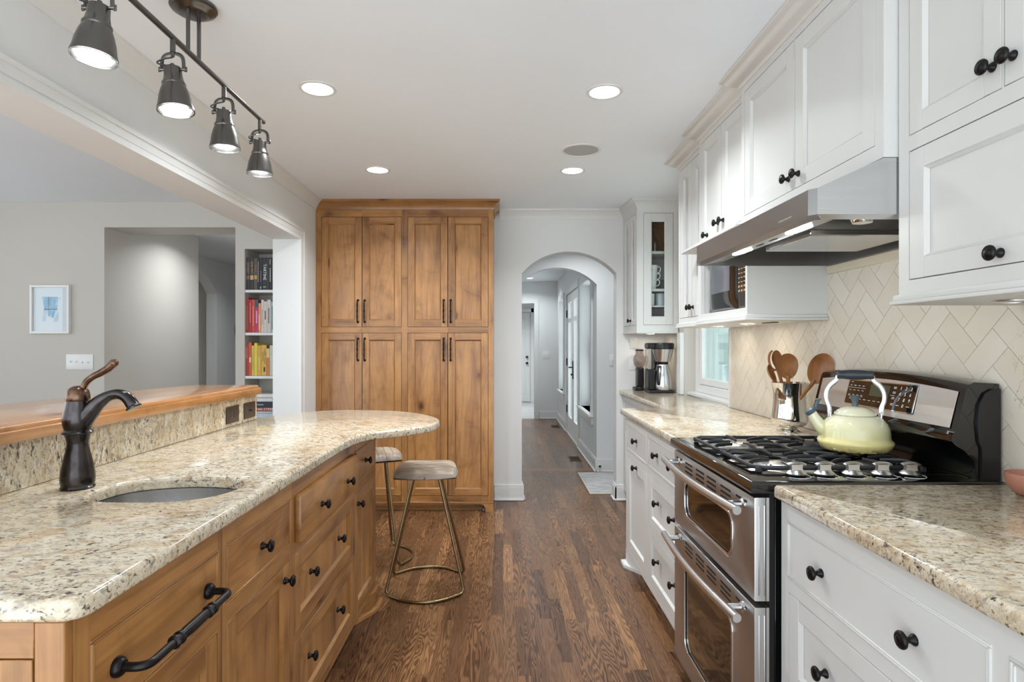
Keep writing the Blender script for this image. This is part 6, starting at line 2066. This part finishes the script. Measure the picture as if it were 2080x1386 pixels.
book('amber book lettered CLASSIC INDIAN COOKING in black', *r3[5][:2], z3_, r3[5][2], (214, 170, 76), 'CLASSIC INDIAN|COOKING', (44, 36, 26), 0.0175, group=G3, tz=0.62, marks=[(0.45, 0.75, 0.13, 0.28, (54, 44, 30))])
book('short orange and cream book on the third shelf', *r3[6][:2], z3_, r3[6][2], (206, 126, 62), group=G3, marks=[(0.0, 1.0, 0.66, 0.99, (226, 196, 132))])
book('pale celadon book at the right end of the third shelf', *r3[7][:2], z3_, r3[7][2], (196, 206, 190), group=G3)
book('pale book hidden by the door jamb on the third shelf', *r3[8][:2], z3_, r3[8][2], (206, 206, 200), group=G3)
def flat_book(label, z0, z1, col, x0=-2.02, x1=-1.70, title=None, tcol=(232, 230, 226), tx=0.0, dep=0.2, size=None):
    b = thing('book', label, 'book', ((x0 + x1) / 2, 4.87, z0), G4)
    y0 = 4.77; g = 0.0004
    mb = MB()
    mb.box(x0, x1, y0, y0 + dep, z0 + g, z0 + 0.003); mb.box(x0, x1, y0, y0 + dep, z1 - 0.003, z1 - g); mb.box(x0, x1, y0, y0 + 0.003, z0 + g, z1 - g, 0, 0.001)
    build(mb, 'cover', bmat(col), b)
    mb = MB(); mb.box(x0 + 0.004, x1 - 0.004, y0 + 0.003, y0 + dep - 0.006, z0 + 0.003, z1 - 0.003)
    build(mb, 'pages', PAPER, b)
    if title:
        mb = MB()
        text_bm(mb, title, size or (z1 - z0) * 0.8, AX((tx, y0 - 0.0003, (z0 + z1) / 2), (1, 0, 0), (0, 0, 1), (0, -1, 0)))
        build(mb, 'spine_title', bmat(tcol), b)
zb0 = shelf_tops[3] + 0.0005
zs = [zb0, PZ(840), PZ(836.6), PZ(828.5), PZ(817), PZ(809), PZ(800.5)]
flat_book('pale blue book at the bottom of the flat stack', zs[0], zs[1], (186, 200, 212))
flat_book('thin white book second from the bottom of the flat stack', zs[1], zs[2], (226, 226, 224))
flat_book('red book lettered THAI STREET in the flat stack', zs[2], zs[3], (156, 60, 48), title='THAI STREET', tx=-1.90, size=0.030)
flat_book('navy book lettered at home in the flat stack', zs[3], zs[4], (34, 40, 56), title='at home', tx=-1.945, size=0.020)
flat_book('white book with blue lettering in the flat stack', zs[4], zs[5], (220, 222, 224), title='EATS', tx=-1.815, tcol=(92, 120, 158), size=0.026)
flat_book('off-white book on top of the flat stack', zs[5], zs[6], (226, 224, 218))

# ================================================================== PICTURE, MIRROR
pf = thing('framed_picture', 'white framed abstract blue watercolour on the far wall', 'picture', (-3.577, YD, 1.59))
P = PL('-y', YD)
u0, u1, v0, v1 = -3.735, -3.425, 1.397, 1.78
mb = MB(P)
fw = 0.018
for a, b_, c, d in ((u0, u0 + fw, v0, v1), (u1 - fw, u1, v0, v1), (u0 + fw, u1 - fw, v0, v0 + fw), (u0 + fw, u1 - fw, v1 - fw, v1)):
    mb.box(a, b_, c, d, 0.0005, 0.032, 0, 0.0015)
build(mb, 'frame', PLATE, pf)
mb = MB(P); mb.box(u0 + fw, u1 - fw, v0 + fw, v1 - fw, 0.001, 0.010)
build(mb, 'mat_board', plain('mat_paper', rgb(226, 228, 232), 0.8, var=0.01), pf)
def wash(c1, c2):
    m, nt, b = new_mat('blue_wash')
    f = noise(nt, coords(nt, (1, 1, 0.5)), 26, 4, 0.6, 1.2)
    link(nt, ramp(nt, f, [(0.3, rgb(*c1)), (0.52, rgb(*c2)), (0.72, rgb(212, 222, 230))]), b.inputs['Base Color'])
    b.inputs['Roughness'].default_value = 0.8
    return m
mb = MB(P)
w_ = lambda pts: [(u0 + 0.310 * p, v1 - 0.383 * q) for p, q in pts]
for mi, pts in ((0, [(0.27, 0.24), (0.43, 0.24), (0.43, 0.50), (0.33, 0.50)]), (0, [(0.45, 0.24), (0.56, 0.24), (0.68, 0.24), (0.66, 0.50), (0.46, 0.50)]),
                (1, [(0.44, 0.52), (0.62, 0.52), (0.56, 0.68), (0.50, 0.66)]), (2, [(0.30, 0.52), (0.42, 0.52), (0.36, 0.75), (0.27, 0.76)]), (2, [(0.58, 0.68), (0.64, 0.52), (0.70, 0.56), (0.68, 0.74), (0.55, 0.77)]),
                (3, [(0.32, 0.485), (0.66, 0.485), (0.66, 0.515), (0.32, 0.515)]), (3, [(0.425, 0.24), (0.455, 0.24), (0.46, 0.66), (0.43, 0.62)]), (2, [(0.70, 0.26), (0.76, 0.24), (0.70, 0.34)])):
    mb.prism(w_(pts), 0.0102 + 0.0003 * mi, 0.0105 + 0.0003 * mi, mi)
build(mb, 'artwork', [wash((92, 150, 192), (136, 184, 214)), wash((40, 140, 206), (96, 172, 220)), wash((168, 188, 208), (206, 216, 226)), wash((46, 96, 120), (86, 134, 156))], pf)
mb = MB(P); mb.box(u0 + fw, u1 - fw, v0 + fw, v1 - fw, 0.018, 0.020)
build(mb, 'glazing', GLASS, pf)
mr = thing('wall_mirror', 'sliver of an oval dark framed mirror in the corridor', 'mirror', (-3.82, 8.80, 1.52))
mb = MB(AX((-3.8195, 8.78, 1.52), (0, 1.0, 0), (0, 0, 1.0), (1, 0, 0)))
mb.lathe([(0.27, 0.0), (0.27, 0.018), (0.262, 0.022), (0.252, 0.018), (0.252, 0.0)], 40, cap=False)
build(mb, 'frame', GUN, mr)
mb = MB(AX((-3.8195, 8.78, 1.52), (0, 1.0, 0), (0, 0, 1.0), (1, 0, 0)))
mb.lathe([(0.252, 0.004), (0.252, 0.010), (0, 0.010)], 40)
build(mb, 'mirror_glass', CHROME, mr)

# ================================================================== CROCKERY IN THE CORNER CABINET
def mug_mesh(r0, r1, h, mat):
    mb = MB()
    mb.lathe([(0.0, 0.0), (r0 * 0.9, 0.0), (r0, 0.004), (r1, h), (r1 - 0.004, h), (r0 - 0.004, 0.008), (0.0, 0.008)], 30)
    me = mesh_only(mb, 'mug_body', mat)
    hb = MB()
    hb.tube(cat([(r0 * 0.45 + r1 * 0.5, 0, h * 0.80), (r1 + 0.012, 0, h * 0.84), (r1 + 0.022, 0, h * 0.60), (r1 + 0.010, 0, h * 0.34), (r0 * 0.6 + r1 * 0.4 - 0.003, 0, h * 0.30)], 5), 0.0042, 8)
    return me, mesh_only(hb, 'mug_handle', mat)
def put_mug(label, me, x, y, z, rz, group=None):
    t = thing('mug', label, 'mug', (x, y, z), group)
    b = inst(me[0], 'mug_body', t, (x, y, z), (0, 0, rz)); h = inst(me[1], 'handle', t, (x, y, z), (0, 0, rz))
    return t
M1 = mug_mesh(0.036, 0.045, 0.085, PORC)
GM = 'mugs in the glass corner cabinet'
for i, (lb, dz) in enumerate((('white mug at the bottom of the tall stack in the corner cabinet', 0.0), ('white mug in the middle of the tall stack in the corner cabinet', 0.052), ('white mug on top of the tall stack in the corner cabinet', 0.104))):
    put_mug(lb, M1, 1.178 + 0.004 * i, 4.76, 1.7495 + dz, radians(-25), GM)
pl_st = thing('plate_stack', 'stack of grey plates beside the white mugs in the corner cabinet', 'plates', (1.285, 4.84, 1.7495)) if False else None
PLT = None
def plate_mesh():
    mb = MB(); mb.lathe([(0.0, 0.0), (0.045, 0.0), (0.072, 0.009), (0.0745, 0.011), (0.070, 0.011), (0.044, 0.003), (0.0, 0.003)], 36)
    return mesh_only(mb, 'plate', PORCG)
PM = plate_mesh()
for k in range(7):
    o = bpy.data.objects.new('plate', PM); COL.objects.link(o); o.location = (1.262, 4.885, 1.7495 + k * 0.0115)
    tag(o, 'grey plate, %s of the stack beside the tall mugs' % ('lowest', 'second from bottom', 'third from bottom', 'middle one', 'third from top', 'second from top', 'topmost')[k], 'plate', 'grey plates in the corner cabinet')
M2 = mug_mesh(0.037, 0.040, 0.095, PORC)
put_mug('straight white mug on the low shelf of the corner cabinet', M2, 1.165, 4.76, 1.6175, radians(100), GM)
put_mug('pale blue mug on the low shelf of the corner cabinet', mug_mesh(0.037, 0.040, 0.098, PORCB), 1.255, 4.77, 1.6175, radians(80), GM)
put_mug('white mug on the floor of the corner cabinet', M2, 1.175, 4.77, 1.4285, radians(-20), GM)
put_mug('pink mug on the floor of the corner cabinet', mug_mesh(0.038, 0.041, 0.105, PORCP), 1.255, 4.76, 1.4285, radians(60), GM)
wg = thing('wine_glass', 'upside-down clear stemmed glass on the top shelf of the corner cabinet', 'glass', (1.215, 4.79, 2.0445))
mb = MB(); mb.lathe([(0.034, 0.0), (0.040, 0.04), (0.036, 0.085), (0.012, 0.115), (0.0045, 0.125), (0.0045, 0.195), (0.010, 0.205), (0.034, 0.209), (0.034, 0.211), (0.0, 0.212)], 32, 0, (1.215, 4.79, 2.0445), cap=False)
build(mb, 'glass_body', glass_pane('drinking_glass', (0.94, 0.95, 0.95, 1), 1.8), wg)

# ================================================================== FLOOR THINGS
def rugm():
    m, nt, b = new_mat('marled_grey_rug')
    f = noise(nt, coords(nt, (5, 26, 5)), 1.6, 5, 0.65, 0.8)
    link(nt, ramp(nt, f, [(0.28, rgb(128, 132, 142)), (0.45, rgb(178, 178, 180)), (0.62, rgb(212, 208, 202)), (0.8, rgb(176, 168, 160))]), b.inputs['Base Color'])
    b.inputs['Roughness'].default_value = 0.95
    return m
rg_ = thing('doormat', 'pale grey marled mat on the floor between the two arches', 'rug', (1.2, 5.66, 0))
mb = MB(); mb.slab([(0.762, 5.235), (1.50, 5.235), (1.50, 6.085), (0.762, 6.085)], 0.001, 0.010, 0.003)
build(mb, 'pile', rugm(), rg_)
mb = MB()
mb.tube([(0.762, 5.235, 0.006), (1.50, 5.235, 0.006), (1.50, 6.085, 0.006), (0.762, 6.085, 0.006)], 0.006, 6, closed=True)
build(mb, 'binding', plain('cream_binding', rgb(214, 206, 192), 0.9), rg_)
VENTM = plain('bronze_vent', rgb(92, 66, 46), 0.45, var=0.05)
def vent(label, x, y, w, l):
    t = thing('floor_vent', label, 'floor vent', (x, y, 0), 'floor vents in the hall')
    mb = MB()
    for a, b_, c, d in ((x - w / 2, x + w / 2, y - l / 2, y - l / 2 + 0.015), (x - w / 2, x + w / 2, y + l / 2 - 0.015, y + l / 2), (x - w / 2, x - w / 2 + 0.015, y - l / 2, y + l / 2), (x + w / 2 - 0.015, x + w / 2, y - l / 2, y + l / 2)):
        mb.box(a, b_, c, d, 0.0005, 0.005, 0, 0.001)
    n = 9
    for i in range(n):
        yy = y - l / 2 + 0.02 + (l - 0.04) * i / (n - 1)
        mb.box(x - w / 2 + 0.015, x + w / 2 - 0.015, yy - 0.003, yy + 0.003, 0.0005, 0.004)
    build(mb, 'louvre', VENTM, t)
    mb = MB(); mb.box(x - w / 2 + 0.012, x + w / 2 - 0.012, y - l / 2 + 0.012, y + l / 2 - 0.012, 0.0003, 0.0012)
    build(mb, 'duct_opening', DARK, t)
vent('brown floor vent just beyond the second arch', 0.82, 6.86, 0.14, 0.28)
vent('brown floor vent near the far end of the hall', 0.835, 9.60, 0.14, 0.28)
ds = thing('door_stop', 'small white door stop with dark tip on the vestibule baseboard', 'door stop', (0.985, 6.14, 0.07))
mb = MB(AX((0.985, 6.143, 0.072), (1, 0, 0), (0, 0, 1), (0, -1, 0)))
mb.lathe([(0.014, 0), (0.014, 0.004), (0.008, 0.006), (0.008, 0.05)], 14)
build(mb, 'post', PLATE, ds)
mb = MB(AX((0.985, 6.143, 0.072), (1, 0, 0), (0, 0, 1), (0, -1, 0)))
mb.lathe([(0.012, 0.05), (0.013, 0.062), (0.008, 0.066), (0, 0.066)], 14)
build(mb, 'bumper', BLACKM, ds)

mb = MB()
mb.lathe([(0.0, 0.0), (0.036, 0.0), (0.042, 0.003), (0.056, 0.022), (0.061, 0.042), (0.060, 0.052), (0.056, 0.053), (0.050, 0.03), (0.035, 0.010), (0.0, 0.008)], 36, 0, (1.325, 1.49, 0.9303))
tag(build(mb, 'wooden_bowl', plain('reddish_turned_wood', rgb(176, 122, 102), 0.35, var=0.12, vscale=18), None, (1.325, 1.49, 0.9303)), 'small reddish wooden bowl cut by the right edge on the granite', 'bowl')

# pass-through surfaces that only close the place off
for o in bpy.data.objects:
    if o.type == 'MESH' and o.parent is None and 'kind' not in o and 'label' not in o:
        print('UNTAGGED', o.name)
